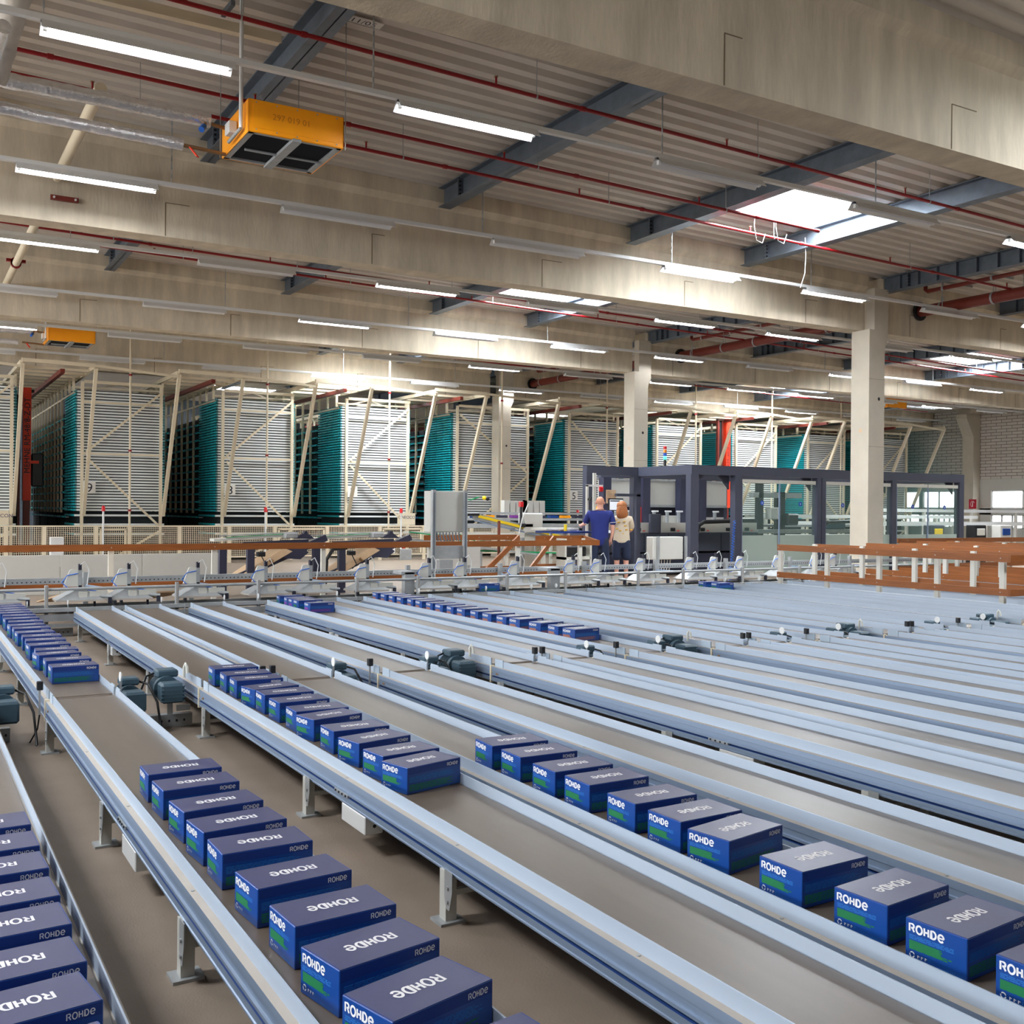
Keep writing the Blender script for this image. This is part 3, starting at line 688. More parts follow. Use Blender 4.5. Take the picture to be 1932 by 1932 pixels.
# photo sensors and their round reflectors
def sensor_proto():
    t = thing('photo_sensor', 'black photo sensor', 'sensor')
    b = MB(); b.box(-0.006, 0.006, -0.004, 0.004, 0.19, 0.345, M['galv']); b.tube([(0, 0, 0.19), (-0.01, 0.01, 0.1), (-0.05, 0.05, 0.01)], 0.005, M['black'], 6); b.build('bracket', t)
    b = MB(); b.cbox(-0.018, 0.018, -0.025, 0.015, 0.345, 0.40, M['black'], 0.004); b.build('sensor_head', t)
    return t
def refl_proto():
    t = thing('round_reflector', 'white round reflector', 'reflector')
    MB().box(-0.006, 0.006, -0.003, 0.003, 0.2, 0.36, M['galv']).build('bracket', t)
    MB().tube([(-0.006, 0, 0.385), (0.0, 0, 0.385)], 0.032, M['white'], 20).build('disc', t)
    return t
sp = sensor_proto(); rp = refl_proto(); ns = nr = 0; f1 = f2 = True
for Yq, rowname in ((YJ+0.1, 'at the belt joints'), (12.86, 'at the far ends of the belts')):
    for i in range(0, NL):
        k3 = i % 3; x = lane_x(i)
        if x > 12 and Yq < 8: break
        if i == 0: ns = nr = 0
        ns += 1
        sx = x-0.05 if k3 == 0 else (x+WB+0.05 if k3 == 1 else x-0.04); rx = x+WB+0.06 if k3 != 1 else x-0.07
        if k3 == 2: sx = x-0.03
        o = sp if f1 else dup(sp); f1 = False; o.location = (sx, Yq, 0); o['label'] = f'black photo sensor, {ordn(ns)} from the left {rowname}'; o['group'] = 'photo sensors beside the belts'
        if k3 == 1 and Yq < 8: continue
        o = rp if f2 else dup(rp); f2 = False; o.location = (rx, Yq+0.05, 0); nr += 1; o['label'] = f'round white reflector, {ordn(nr)} from the left {rowname}'; o['group'] = 'round reflectors beside the belts'

# perforated floor channels
for (Y, x0, x1, lab) in ((7.32, -3, 0.62, 'perforated steel floor channel at the left edge'), (7.30, 1.2, 1.75, 'perforated steel floor channel under the nearest drive motor'), (12.98, 0.9, 1.75, 'perforated steel channel on the floor at the far belt ends')):
    b = MB(); b.box(x0, x1, Y, Y+0.07, 0.0, 0.085, M['galv'])
    q = x0+0.04
    while q < x1-0.02: b.box(q, q+0.012, Y-0.002, Y, 0.035, 0.05, M['ink']); q += 0.05
    tag(b.build('floor_channel'), lab, 'channel')

# ================================================================ SHOE BOXES
BL, BW, BH = 0.297, 0.178, 0.112
def ribbon(mb, pts, w, m, mt, closed=False):
    P = [Vector((p[0], p[1], 0)) for p in pts]; n = len(P); L_, R_ = [], []
    for i in range(n):
        a = P[(i-1) % n] if (closed or i > 0) else P[i]; c = P[(i+1) % n] if (closed or i < n-1) else P[i]
        d = (c-a); d = d.normalized() if d.length > 0 else Vector((1, 0, 0)); nv = Vector((-d.y, d.x, 0))*(w/2)
        k = 1.0
        if closed or 0 < i < n-1:
            d1 = (P[i]-a).normalized(); k = 1/max(0.6, abs(d1.dot(d)))
        L_.append(mt @ (P[i]+nv*k)); R_.append(mt @ (P[i]-nv*k))
    vs = L_+R_; fs = [(i, n+i, n+(i+1) % n, (i+1) % n) for i in range(n if closed else n-1)]
    mb.add(vs, fs, m)
def arc(cx, cy, rx, ry, a0, a1, n=10): return [(cx+rx*math.cos(math.radians(a0+(a1-a0)*i/n)), cy+ry*math.sin(math.radians(a0+(a1-a0)*i/n))) for i in range(n+1)]
def rohde(mb, h, wd, m, mt, w=None):
    """the wordmark in round-ended capitals with a small round e, height h, total width wd"""
    w = w or h*0.2; u = wd/5.0; g = u*0.86
    def T(px, py, i): return (i*u+px*g, py*h)
    R_ = [(0.05, 0), (0.05, 0.95), (0.5, 0.95)]+[(0.5+0.27*math.cos(math.radians(t)), 0.70+0.25*math.sin(math.radians(t))) for t in (60, 30, 0, -30, -60, -90)]+[(0.3, 0.45)]
    ribbon(mb, [T(*p, 0) for p in R_], w, m, mt); ribbon(mb, [T(0.5, 0.45, 0), T(0.82, 0, 0)], w, m, mt)
    ribbon(mb, [T(0.47+0.47*math.cos(t*math.pi/9), 0.47+0.5*math.sin(t*math.pi/9), 1) for t in range(18)], w, m, mt, True)
    ribbon(mb, [T(0.15, 0, 2), T(0.15, 0.95, 2)], w, m, mt); ribbon(mb, [T(0.8, 0, 2), T(0.8, 0.95, 2)], w, m, mt); ribbon(mb, [T(0.15, 0.47, 2), T(0.8, 0.47, 2)], w, m, mt)
    D_ = [(0.1, 0.0), (0.1, 0.95), (0.4, 0.95)]+[(0.4+0.45*math.cos(math.radians(t)), 0.475+0.475*math.sin(math.radians(t))) for t in (60, 30, 0, -30, -60)]+[(0.4, 0.0)]
    ribbon(mb, [T(*p, 3) for p in D_], w, m, mt, True)
    E_ = [(0.95, 0.42), (0.1, 0.42)]+[(0.5+0.43*math.cos(math.radians(t)), 0.42+0.42*math.sin(math.radians(t))) for t in (150, 120, 90, 60, 30, 0)]
    ribbon(mb, [T(0.5+0.43*math.cos(math.radians(t)), 0.42+0.44*math.sin(math.radians(t)), 4) for t in range(0, 330, 20)], w, m, mt); ribbon(mb, [T(0.07, 0.42, 4), T(0.93, 0.42, 4)], w*0.8, m, mt)
def textrows(mb, x0, x1, z0, z1, rows, m, mt, rnd, ragged=0.3):
    dz = (z1-z0)/rows
    for r in range(rows):
        z = z1-dz*(r+0.5); x = x0; xe = x1-(x1-x0)*rnd.random()*ragged
        while x < xe:
            l = min(rnd.uniform(0.008, 0.03), xe-x)
            a = dz*0.34; mb.add([mt @ Vector(p) for p in ((x, z-a, 0), (x+l, z-a, 0), (x+l, z+a, 0), (x, z+a, 0))], [(0, 1, 2, 3)], m); x += l+0.0035
def box_mesh(colr, name):
    rnd = random.Random(3); b = MB(); e = 0.0006
    b.cbox(0, BL, 0, BW, 0, BH, M['boxblue'], 0.0018)
    b.box(0.003, BL-0.003, 0.001, BW-0.001, BH-0.0002, BH+e, M['boxtop'])       # top face, ceiling sheen painted in as a greyer navy
    b.box(0.0035, 0.005, 0.003, BW-0.003, BH+e, BH+e*1.6, M['boxedge']); b.box(BL-0.005, BL-0.0035, 0.003, BW-0.003, BH+e, BH+e*1.6, M['boxedge'])
    b.box(0.004, BL-0.004, -e, 0.001, BH-0.030, BH-0.002, M['boxedge'])
    top = frame4((BL/2+0.068, BW/2+0.018, BH+e*2), (-1, 0, 0), (0, -1, 0)); rohde(b, 0.036, 0.145, M['boxwhite'], top)
    lf = frame4((-e, BW-0.012, 0.0), (0, -1, 0), (0, 0, 1))
    l2 = lf @ Matrix.Translation((0.0, 0.080, 0)); rohde(b, 0.021, 0.105, M['boxwhite'], l2, 0.0052)
    textrows(b, 0.0, 0.14, 0.060, 0.073, 3, M['boxcyan'], lf, rnd); textrows(b, 0.0, 0.13, 0.032, 0.058, 5, colr, lf, rnd, 0.35)
    b.add([lf @ Vector(p) for p in ((0.001, 0.034, -0.0001), (0.10, 0.034, -0.0001), (0.085, 0.057, -0.0001), (0.001, 0.057, -0.0001))], [(0, 1, 2, 3)], colr)
    ribbon(b, [(0.009+0.007*math.cos(t), 0.019+0.007*math.sin(t)) for t in (0.3, 1.0, 1.7, 2.4)], 0.003, M['boxwhite'], lf); ribbon(b, [(0.009+0.007*math.cos(t), 0.019+0.007*math.sin(t)) for t in (2.9, 3.6, 4.3)], 0.003, M['boxwhite'], lf); ribbon(b, [(0.009+0.007*math.cos(t), 0.019+0.007*math.sin(t)) for t in (4.9, 5.5, 6.1)], 0.003, M['boxwhite'], lf)
    for q in range(4): ribbon(b, [(0.026+q*0.011, 0.014), (0.026+q*0.011, 0.021), (0.031+q*0.011, 0.019)], 0.0022, M['boxcyan'] if q == 3 else M['boxwhite'], lf)
    b.join(font_mb('www.rohde.com', 0.011, M['boxcyan'], lf @ Matrix.Translation((0.082, 0.006, 0))))
    ff = frame4((0, -e, 0), (1, 0, 0), (0, 0, 1))
    rohde(b, 0.014, 0.062, M['boxwhite'], ff @ Matrix.Translation((BL-0.078, 0.088, 0.0008)), 0.0024)
    textrows(b, 0.012, BL-0.03, 0.048, 0.072, 5, M['boxcyan'], ff, rnd, 0.12); textrows(b, 0.012, BL-0.03, 0.012, 0.040, 5, colr, ff, rnd, 0.2)
    me_o = b.build(name); me = me_o.data; bpy.data.objects.remove(me_o); return me
ME = {c: box_mesh(M[m], 'shoe_box') for c, m in (('green', 'boxgreen'), ('brown', 'boxbrown'), ('purple', 'boxpurple'))}
def put_box(x, y, ang, col, label, group, z=ZBELT+0.0005):
    o = bpy.data.objects.new('shoe_box', ME[col]); COL.objects.link(o); o.location = (x, y, z); o.rotation_euler = (0, 0, math.radians(ang))
    tag(o, label, 'shoe box', group)
def row(pts, col, where, group, dx=0.0, k=1.0, xmin=None, xmax=None):
    for i, p in enumerate(pts):
        x, y, a = p[0]*k+dx, p[1]*k, p[2] if len(p) > 2 else 0
        c = p[3] if len(p) > 3 else col
        a_ = math.radians(a)
        if xmax: x = min(x, xmax-BL*math.cos(a_)-(BW*math.sin(-a_) if a < 0 else 0))
        if xmin: x = max(x, xmin+(BW*math.sin(a_) if a > 0 else 0))
        put_box(x, y, a, c, f'shoe box with {c} print, {ordn(i+1)} from near end {where}', group)
# bottom left corner row, only right ends in view
row([(0.398-BL, y, a) for y, a in ((2.12, 9), (2.396, 8), (2.637, 5), (2.906, 3), (3.135, 3), (3.396, 2), (3.638, 1), (3.894, 1))], 'green', 'of the bottom left corner row', 'shoe boxes in the bottom left corner row', xmin=0.078, xmax=0.445)
row([(0.905, 1.72, 8), (0.908, 2.03, 15), (0.900, 2.318, 11), (0.893, 2.617, 4), (0.888, 2.926, 5), (0.88, 3.273, 0.5), (0.884, 3.522, 5), (0.882, 3.792, 4.5), (0.879, 4.113, 2), (0.878, 4.387, -0.5)], 'green', 'of the row left of bottom centre', 'shoe boxes on the first full belt, near section', xmin=0.825, xmax=1.196)
row([(1.86, 3.99, 14), (1.839, 4.231, 7), (1.848, 4.516, 12), (1.831, 4.818, 1), (1.85, 5.125, 12), (1.842, 5.376, -0.5), (1.843, 5.662, 2), (1.839, 5.935, 0), (1.835, 6.131, 11), (1.838, 6.50, -1.5), (1.835, 6.735, -2), (1.838, 7.03, -1.5)], 'green', 'of the row starting at picture centre', 'shoe boxes on the middle belt row', xmin=1.76, xmax=2.131)
row([(2.352, 1.44, 3), (2.360, 1.71, 5), (2.364, 1.963, 5), (2.357, 2.273, 1.3), (2.366, 2.604, 10), (2.362, 2.848, 1.9), (2.357, 3.103, -0.3), (2.36, 3.403, 0.3), (2.352, 3.642, 0), (2.357, 3.93, -1.5), (2.359, 4.18, -3)], 'green', 'of the lower right row', 'shoe boxes in the lower right row', xmin=2.29, xmax=2.661)
row([(0.896, 7.60, 1.3), (0.896, 7.93, 0), (0.885, 8.25, 9), (0.894, 8.52, -3), (0.884, 8.84, 4), (0.885, 9.17, -4), (0.89, 9.46, -2.5), (0.881, 9.757, 3), (0.882, 10.107, 0), (0.876, 10.357, 5), (0.884, 10.70, -5), (0.887, 11.0, 2.5), (0.884, 11.31, -4), (0.885, 11.598, 0), (0.885, 11.847, 1), (0.884, 12.10, -1), (0.884, 12.35, 1), (0.882, 12.58, 0)], 'green', 'of the far left row', 'shoe boxes in the far left row', xmin=0.825, xmax=1.196)
row([(4.04, 11.40, 3, 'purple'), (4.03, 11.77, 1, 'green'), (4.03, 11.96, 0, 'purple'), (4.035, 12.17, -3, 'purple'), (4.04, 12.48, -6, 'green')], 'green', 'of the short far row of five', 'shoe boxes in the short far row', xmin=3.975, xmax=4.346)
gy = [12.952, 12.668, 12.414, 12.150, 11.855, 11.604, 11.310, 11.045, 10.778, 10.500, 10.189, 9.898, 9.578, 9.304, 8.903, 8.585, 8.299]
row([(5.30, y*0.9726-0.178, a) for y, a in zip(gy[::-1], (7, 1, 9, 6, 5, 3, 0, 2, -2, 3, 0, 1, -1, 2, 0, 1, 0))], 'brown', 'of the long far centre row', 'shoe boxes with brown print in the far centre row', xmin=5.255, xmax=5.626)
row([(10.66, 12.0, 2), (10.66, 12.3, 0)], 'green', 'of the far right pair', 'two shoe boxes at the far right', xmin=10.62, xmax=10.99)

# ================================================================ TRANSFER LINE AT THE FAR BELT ENDS
posts = [1.46, 2.91, 3.91, 5.23, 6.12, 7.52, 8.52, 9.86, 10.75, 12.0, 13.3, 14.6]
for i, x in enumerate(posts):
    b = MB(); b.cbox(x-0.02, x+0.02, 12.93, 12.97, 0, 0.585, M['galv'], 0.004); b.box(x-0.004, x+0.004, 12.925, 12.93, 0.02, 0.58, M['ledge'])
    tag(b.build('front_post'), f'aluminium post in front of the pusher line, {ordn(i+1)} from the left', 'post', 'posts along the pusher line')
MB_ = MB(); MB_.tube([(-3, 12.99, 0.535), (5, 12.99, 0.535), (17, 12.99, 0.535)], 0.018, M['galv'], 12); tag(MB_.build('guide_tube'), 'round aluminium guide tube along the front of the pusher line', 'rail')
b = MB(); b.box(-3, 17.5, 13.5, 13.56, 0.56, 0.632, M['galv']); x = -1.0
while x < 17.4: b.box(x, x+0.014, 13.497, 13.5, 0.58, 0.594, M['ink']); x += 0.05
tag(b.build('perforated_rail'), 'long perforated steel rail behind the pushers', 'rail')
for i, x in enumerate([1.95, 3.2, 4.7, 6.2, 7.7, 9.2, 10.6, 12.1, 13.6, 15.1]):
    b = MB(); b.box(x-0.028, x+0.028, 13.44, 13.497, 0, 0.70, M['galv']); b.beam((x, 13.45, 0.54), (x+0.25, 13.02, 0.52), 0.02, 0.02, M['alu'])
    tag(b.build('rear_post'), f'galvanised rear post of the pusher line, {ordn(i+1)} from the left', 'post', 'rear posts of the pusher line')
b = MB(); b.box(-3, 17.5, 12.86, 12.92, 0.285, 0.33, M['galv']); b.box(-3, 17.5, 13.3, 13.36, 0.285, 0.33, M['galv']); b.box(-3, 17.5, 12.92, 13.3, 0.27, 0.285, M['darkgap']); b.box(-3, 17.5, 12.87, 12.9, 0.18, 0.26, M['galv'])
b.box(-3, 17.5, 12.87, 12.9, 0.11, 0.15, M['galv'])
tag(b.build('cross_conveyor'), 'low cross conveyor running along the far ends of all belts', 'conveyor')
def pusher_proto():
    t = thing('pusher_unit', 'pneumatic pusher', 'machine')
    b = MB(); b.prism([(-0.16, 0.545), (0.0, 0.545), (0.0, 0.74), (-0.06, 0.75), (-0.09, 0.74)], 'y', 13.20, 13.225, M['whitedull']); b.build('bracket_plate', t)
    b = MB(); b.box(0.0, 0.045, 13.20, 13.24, 0.52, 0.74, M['galv']); b.box(0.005, 0.04, 13.195, 13.245, 0.74, 0.81, M['ink']); b.box(0.005, 0.04, 13.19, 13.245, 0.50, 0.56, M['black']); b.build('air_cylinder', t)
    b = MB(); b.tube([(0.02, 13.2, 0.80), (0.07, 13.19, 0.84), (0.12, 13.19, 0.74), (0.10, 13.2, 0.56)], 0.006, M['white'], 6); b.tube([(0.0, 13.2, 0.70), (-0.12, 13.18, 0.68), (-0.18, 13.18, 0.6), (-0.1, 13.19, 0.52)], 0.006, M['blue'], 6); b.tube([(0.05, 13.19, 0.52), (0.12, 13.18, 0.50), (0.2, 13.18, 0.49)], 0.006, M['blue'], 6); b.build('air_hoses', t)
    b = MB(); 
    b.add([(-0.05, 13.02, 0.52), (0.05, 13.02, 0.52), (0.05, 13.3, 0.52), (-0.05, 13.3, 0.52), (-0.26, 12.98, 0.405), (0.26, 12.98, 0.405), (0.26, 13.36, 0.405), (-0.26, 13.36, 0.405)], [(0, 1, 2, 3), (4, 5, 1, 0), (5, 6, 2, 1), (6, 7, 3, 2), (7, 4, 0, 3)], M['galv']); b.box(-0.26, 0.26, 12.98, 13.36, 0.385, 0.405, M['ledge']); b.build('hood', t)
    b = MB()
    b.tube([(0.05, 13.05, 0.47), (0.34, 12.98, 0.43)], 0.022, M['galv'], 8); b.box(0.10, 0.30, 12.99, 13.03, 0.44, 0.50, M['whitedull']); b.cbox(-0.02, 0.08, 12.99, 13.03, 0.42, 0.5, M['whitedull'], 0.006); b.box(0.3, 0.34, 12.96, 12.99, 0.36, 0.43, M['ink'])
    b.build('pusher_arm', t)
    return t
pp = pusher_proto(); xs_ = [0.95, 1.83, 2.38, 3.2, 4.06, 4.66, 5.46, 6.39, 6.95, 7.83, 8.81, 9.3, 10.14, 11.13, 11.64, 12.22, 13.07, 13.96, 14.43]
for i, x in enumerate(xs_):
    o = pp if i == 0 else dup(pp); o.location = (x, 0, 0); o['label'] = f'white pneumatic pusher with blue hoses above the belt ends, {ordn(i+1)} from the left'; o['group'] = 'pneumatic pushers above the belt ends'
for (x0, x1, lab) in ((5.95, 6.1, 'grey upright steel box left of the long far row of boxes'), (8.30, 8.47, 'grey upright steel box between two front posts, picture centre')):
    b = MB(); b.cbox(x0, x1, 13.02, 13.12, 0.26, 0.63, M['galv'], 0.005); b.box(x0-0.05, x1, 13.02, 13.3, 0.60, 0.64, M['galv']); tag(b.build('terminal_housing'), lab, 'box')
o = bpy.data.objects.new('navy_shoe_box', ME['green']); COL.objects.link(o); o.location = (7.08, 12.93, 0.335); o.rotation_euler = (0, 0, math.radians(-4)); tag(o, 'dark blue shoe box waiting under a pusher near picture centre', 'shoe box')
for i, x in enumerate([2.0, 2.6, 6.85, 9.4, 10.9]):
    t = thing('stop_cylinder', f'black stop cylinder standing at the far belt ends, {ordn(i+1)} from the left', 'cylinder', (x, 13.1, 0), 0, 'stop cylinders'); MB().box(-0.012, 0.012, -0.012, 0.012, 0.3, 0.40, M['ink']).build('body', t)

# long brown boards at the back with light posts
def board_frame(x0, x1, y, z1, label, px, zlow=True, m='brown', hh=0.095):
    t = thing('railing', label, 'frame')
    MB().box(x0, x1, y, y+0.025, z1-hh, z1, M[m]).build('top_board', t)
    if zlow: MB().box(x0, x1, y, y+0.025, 0.36, 0.36+hh, M[m]).build('bottom_board', t)
    for x in px: b = MB(); b.box(x-0.035, x+0.035, y+0.026, y+0.08, 0, z1-0.005, M['whitedull']); b.build('post', t)
    b = MB(); 
    for x in px: b.tube([(x, y-0.003, z1-hh/2), (x, y, z1-hh/2)], 0.008, M['galv'], 8)
    b.build('bolt_heads', t); return t
board_frame(-2, 11.0, 15.6, 0.955, 'long brown board rail crossing behind the pusher line', [0.4, 2.6, 4.05, 5.75, 7.6, 9.3, 10.6])
board_frame(8.0, 9.9, 16.7, 1.03, 'short brown board rail behind the grey control cabinet', [8.3, 9.1, 9.7])
board_frame(10.5, 11.6, 17.0, 1.0, 'short brown board rail with sloping ends beside the man', [10.7, 11.3])
for (p, q, lab) in (((8.6, 15.9, 0.25), (9.95, 16.7, 0.98), 'brown board sloping up behind the long rail, left one'), ((9.5, 15.9, 0.2), (10.9, 17.0, 0.95), 'brown board sloping up behind the long rail, right one'), ((11.0, 15.65, 0.9), (11.6, 17.0, 0.95), 'brown end board joining the long rail beside the man')):
    tag(MB().beam(p, q, 0.03, 0.1, M['brown']).build('sloping_board'), lab, 'board')

# board-sided frames over the belts at the right
def trough(xa, xb, y0, y1, lab):
    t = thing('board_trough', lab, 'frame', (0, 0, 0), 0, 'brown board troughs at the right')
    for X in (xa, xb):
        for (z0, z1) in ((0.865, 0.962), (0.425, 0.515)):
            MB().box(X-0.012, X+0.012, y0, y1, z0, z1, M['brown']).build('side_board', t)
        Y = y0+0.12; s = 0.04 if X == xa else -0.04
        while Y < y1:
            b = MB(); b.box(X+s-0.026, X+s+0.026, Y-0.035, Y+0.035, 0.0, 0.958, M['whitedull']); b.build('post', t)
            b = MB(); b.tube([(X-0.016, Y, 0.915), (X-0.012, Y, 0.915)], 0.008, M['galv'], 8); b.tube([(X-0.016, Y, 0.47), (X-0.012, Y, 0.47)], 0.008, M['galv'], 8); b.build('bolt', t)
            Y += 1.0
    for (z0, z1) in ((0.865, 0.962), (0.425, 0.515)): MB().box(xa-0.01, xb+0.01, y0-0.025, y0-0.001, z0, z1, M['brown']).build('end_board', t)
    return t
trough(12.44, 13.30, 8.45, 12.6, 'brown board trough nearest the camera at the right edge')
trough(14.66, 15.52, 8.0, 12.7, 'second brown board trough from the left at the right side')
trough(16.87, 17.73, 9.0, 13.4, 'third brown board trough from the left at the right side')
board_frame(17.3, 25, 14.2, 0.98, 'far brown board rail at the right edge behind the troughs', [17.6, 19.3, 21.0, 22.7, 24.4])

# ================================================================ BACK: racks
YR = 29.2; PX = 3.64; SW = 2.26
rx_ = [0.31, 3.95, 7.59, 11.23, 14.90, 19.09, 22.77, 26.45, 30.13, 33.8]
rn_ = ['cut off at the left edge', 'marked 9', 'marked 8', 'marked 7', 'left of the farthest column', 'marked 5', 'behind the signal lamp', 'right of the second red mast', 'second from the right end', 'at the right end']
rs_ = ['the rack cut by the left edge', 'the rack marked 9', 'the rack marked 8', 'the rack marked 7', 'the rack behind the farthest column', 'the rack marked 5', 'the rack behind the signal lamp', '', '', '']
ntr = 42; zb_, zt_ = 1.36, 4.52; dzt = (zt_-zb_)/ntr
def rw(k): return 2.85 if k == 4 else SW
def tray_mesh(w, d, h):
    b = MB(); b.box(0.0, w, 0, 0.03, 0, h, M['trayfront']); b.box(0, w, d-0.03, d, 0, h, M['trayfront']); b.box(0.05, w-0.05, 0.04, d-0.03, 0.004, 0.0735, M['shadow'])  # the inner block paints the gaps between trays as shade
    for X in (0, w-0.05):
        b.box(X, X+0.05, 0.0, d, 0, h, M['teal'])
        for q in range(4): yy = 0.1+q*d/4; b.box(X-0.012, X+0.062, yy, yy+d/4-0.13, h*0.1, h*0.9, M['teal'])
    o = b.build('storage_tray'); me = o.data; bpy.data.objects.remove(o); return me
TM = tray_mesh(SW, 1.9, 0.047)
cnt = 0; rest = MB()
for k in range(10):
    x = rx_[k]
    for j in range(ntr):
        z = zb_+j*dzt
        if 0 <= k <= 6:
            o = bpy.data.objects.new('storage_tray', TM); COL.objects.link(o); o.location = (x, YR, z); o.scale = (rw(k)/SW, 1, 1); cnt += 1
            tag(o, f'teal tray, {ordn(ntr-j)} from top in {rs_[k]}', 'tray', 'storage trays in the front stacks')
        else:
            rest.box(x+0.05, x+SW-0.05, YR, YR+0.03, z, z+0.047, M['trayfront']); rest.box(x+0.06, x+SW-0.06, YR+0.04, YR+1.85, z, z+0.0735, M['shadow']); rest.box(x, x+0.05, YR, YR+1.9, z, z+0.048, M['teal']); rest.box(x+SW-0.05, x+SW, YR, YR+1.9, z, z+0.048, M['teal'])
    rest.box(x+0.1, x+rw(k)-0.1, YR+0.15, YR+1.8, 0.3, zb_-0.02, M['shadow'])  # dark block standing in for the shade under the stack
    for z in (1.22, 0.98, 0.72):
        rest.box(x, x+rw(k), YR+0.0, YR+0.05, z, z+0.05, M['trayfront']); rest.box(x, x+0.05, YR+0.05, YR+1.9, z, z+0.05, M['teal'])
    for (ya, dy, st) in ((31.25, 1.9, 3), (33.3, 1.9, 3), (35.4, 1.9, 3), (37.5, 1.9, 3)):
        rest.box(x+0.06, x+rw(k)-0.06, ya+0.04, ya+dy, 0.1, zt_-0.45, M['shadow'])  # dark block standing in for the shade inside the deeper stacks
        for j in range(0, ntr-4, st):
            z = zb_+j*dzt-0.2
            rest.box(x, x+0.05, ya, ya+dy, z, z+0.05, M['teal']); rest.box(x+SW-0.05, x+SW, ya, ya+dy, z, z+0.05, M['teal']); rest.box(x+0.05, x+SW-0.05, ya, ya+0.03, z, z+0.03, M['trayfront'])
            for q in range(4): rest.box(x-0.02, x, ya+0.08+q*0.46, ya+0.4+q*0.46, z+0.005, z+0.045, M['teal'])
tag(rest.build('deeper_trays'), 'teal trays in the deeper and the rightmost rack stacks', 'tray', kind='stuff')
def rack(k):
    x = rx_[k]; t = thing('storage_rack', f'cream steel storage rack {rn_[k]}', 'rack', (x, YR, 0), 0, 'cream storage racks')
    w = rw(k); m = M['cream']
    pw = 0.075
    for X in (0.16, w-0.12): MB().box(X-pw/2, X+pw/2, -0.12, -0.05, 0, 4.72, m).build('front_post', t)
    if k != 5: 
        for X in (0.2, w-0.06):
            b = MB(); b.beam((X, -0.14, 1.25), (X+0.02, -1.85, 4.88), 0.10, 0.08, m, (1, 0, 0)); b.build('leaning_brace', t)
    b = MB(); 
    if k != 4 and k != 5: b.beam((w-0.16, -0.16, 4.5), (0.25, -0.16, 2.9), 0.03, 0.055, m); b.beam((0.25, -0.16, 2.75), (w-0.2, -0.16, 1.0), 0.03, 0.055, m); b.beam((w-0.12, -0.16, 0.85), (0.9, -0.16, 0.1), 0.03, 0.055, m)
    else: b.beam((0.2, -0.16, 4.45), (w-0.2, -0.16, 2.7), 0.03, 0.055, m); b.beam((w-0.2, -0.16, 2.55), (0.6, -0.16, 0.9), 0.03, 0.055, m)
    b.build('diagonal_braces', t)
    b = MB(); 
    for zz in (4.17, 2.83): MB().box(0.16, w-0.12, -0.13, -0.10, zz, zz+0.05, m).build('cross_tie', t)
    # canopy
    b = MB()
    for X in (0.2, w-0.06): b.beam((X, -1.85, 4.9), (X, 12.0, 4.9), 0.07, 0.10, m)
    b.beam((0.2, -1.85, 4.93), (w-0.06, -1.85, 4.80), 0.06, 0.06, m); b.beam((0.2, -0.1, 4.72), (w-0.06, -0.1, 4.72), 0.05, 0.08, m)
    b.build('canopy_frame', t)
    b = MB()
    for q in range(16):
        for X in (0.0, w):
            b.box(X-0.03, X+0.03, 0.3+q*0.75, 0.36+q*0.75, zt_-0.02 if q < 3 else 1.3, 4.88, m)
    for X in (0.0, w): b.beam((X, 0.1, 4.45), (X, 12, 4.45), 0.04, 0.05, m)
    b.beam((0.0, 0.3, 4.6), (w, 0.3, 4.62), 0.05, 0.05, m); b.beam((0.2, 0.8, 4.55), (w*0.55, 0.8, 4.8), 0.04, 0.04, m); b.beam((w-0.2, 0.8, 4.55), (w*0.55, 0.8, 4.8), 0.04, 0.04, m)
    b.build('upper_uprights', t)
    return t
for k in range(10): rack(k)
# aisle tops and crane rails
for k in range(10):
    xa = rx_[k-1]+rw(k-1)-0.06 if k else -1.2
    xb = rx_[k]+0.2
    b = MB(); b.beam((xa, YR-1.85, 4.95), (xb, YR-1.85, 4.93), 0.08, 0.09, M['cream'])
    for q in range(16): b.box(xa+0.05, xb-0.05, YR-1.2+q*0.8, YR-1.02+q*0.8, 4.84, 4.90, M['cream'])
    tag(b.build('aisle_canopy'), f'cream slatted canopy over the rack aisle, {ordn(k+1)} from the left', 'canopy', 'canopies over the rack aisles')
    xm = (xa+xb)/2+0.1; tag(MB().box(xm-0.05, xm+0.05, YR-1.7, YR+12, 4.72, 4.82, M['oxide']).build('crane_rail'), f'dark red crane rail over the rack aisle, {ordn(k+1)} from the left', 'rail', 'crane rails over the rack aisles')
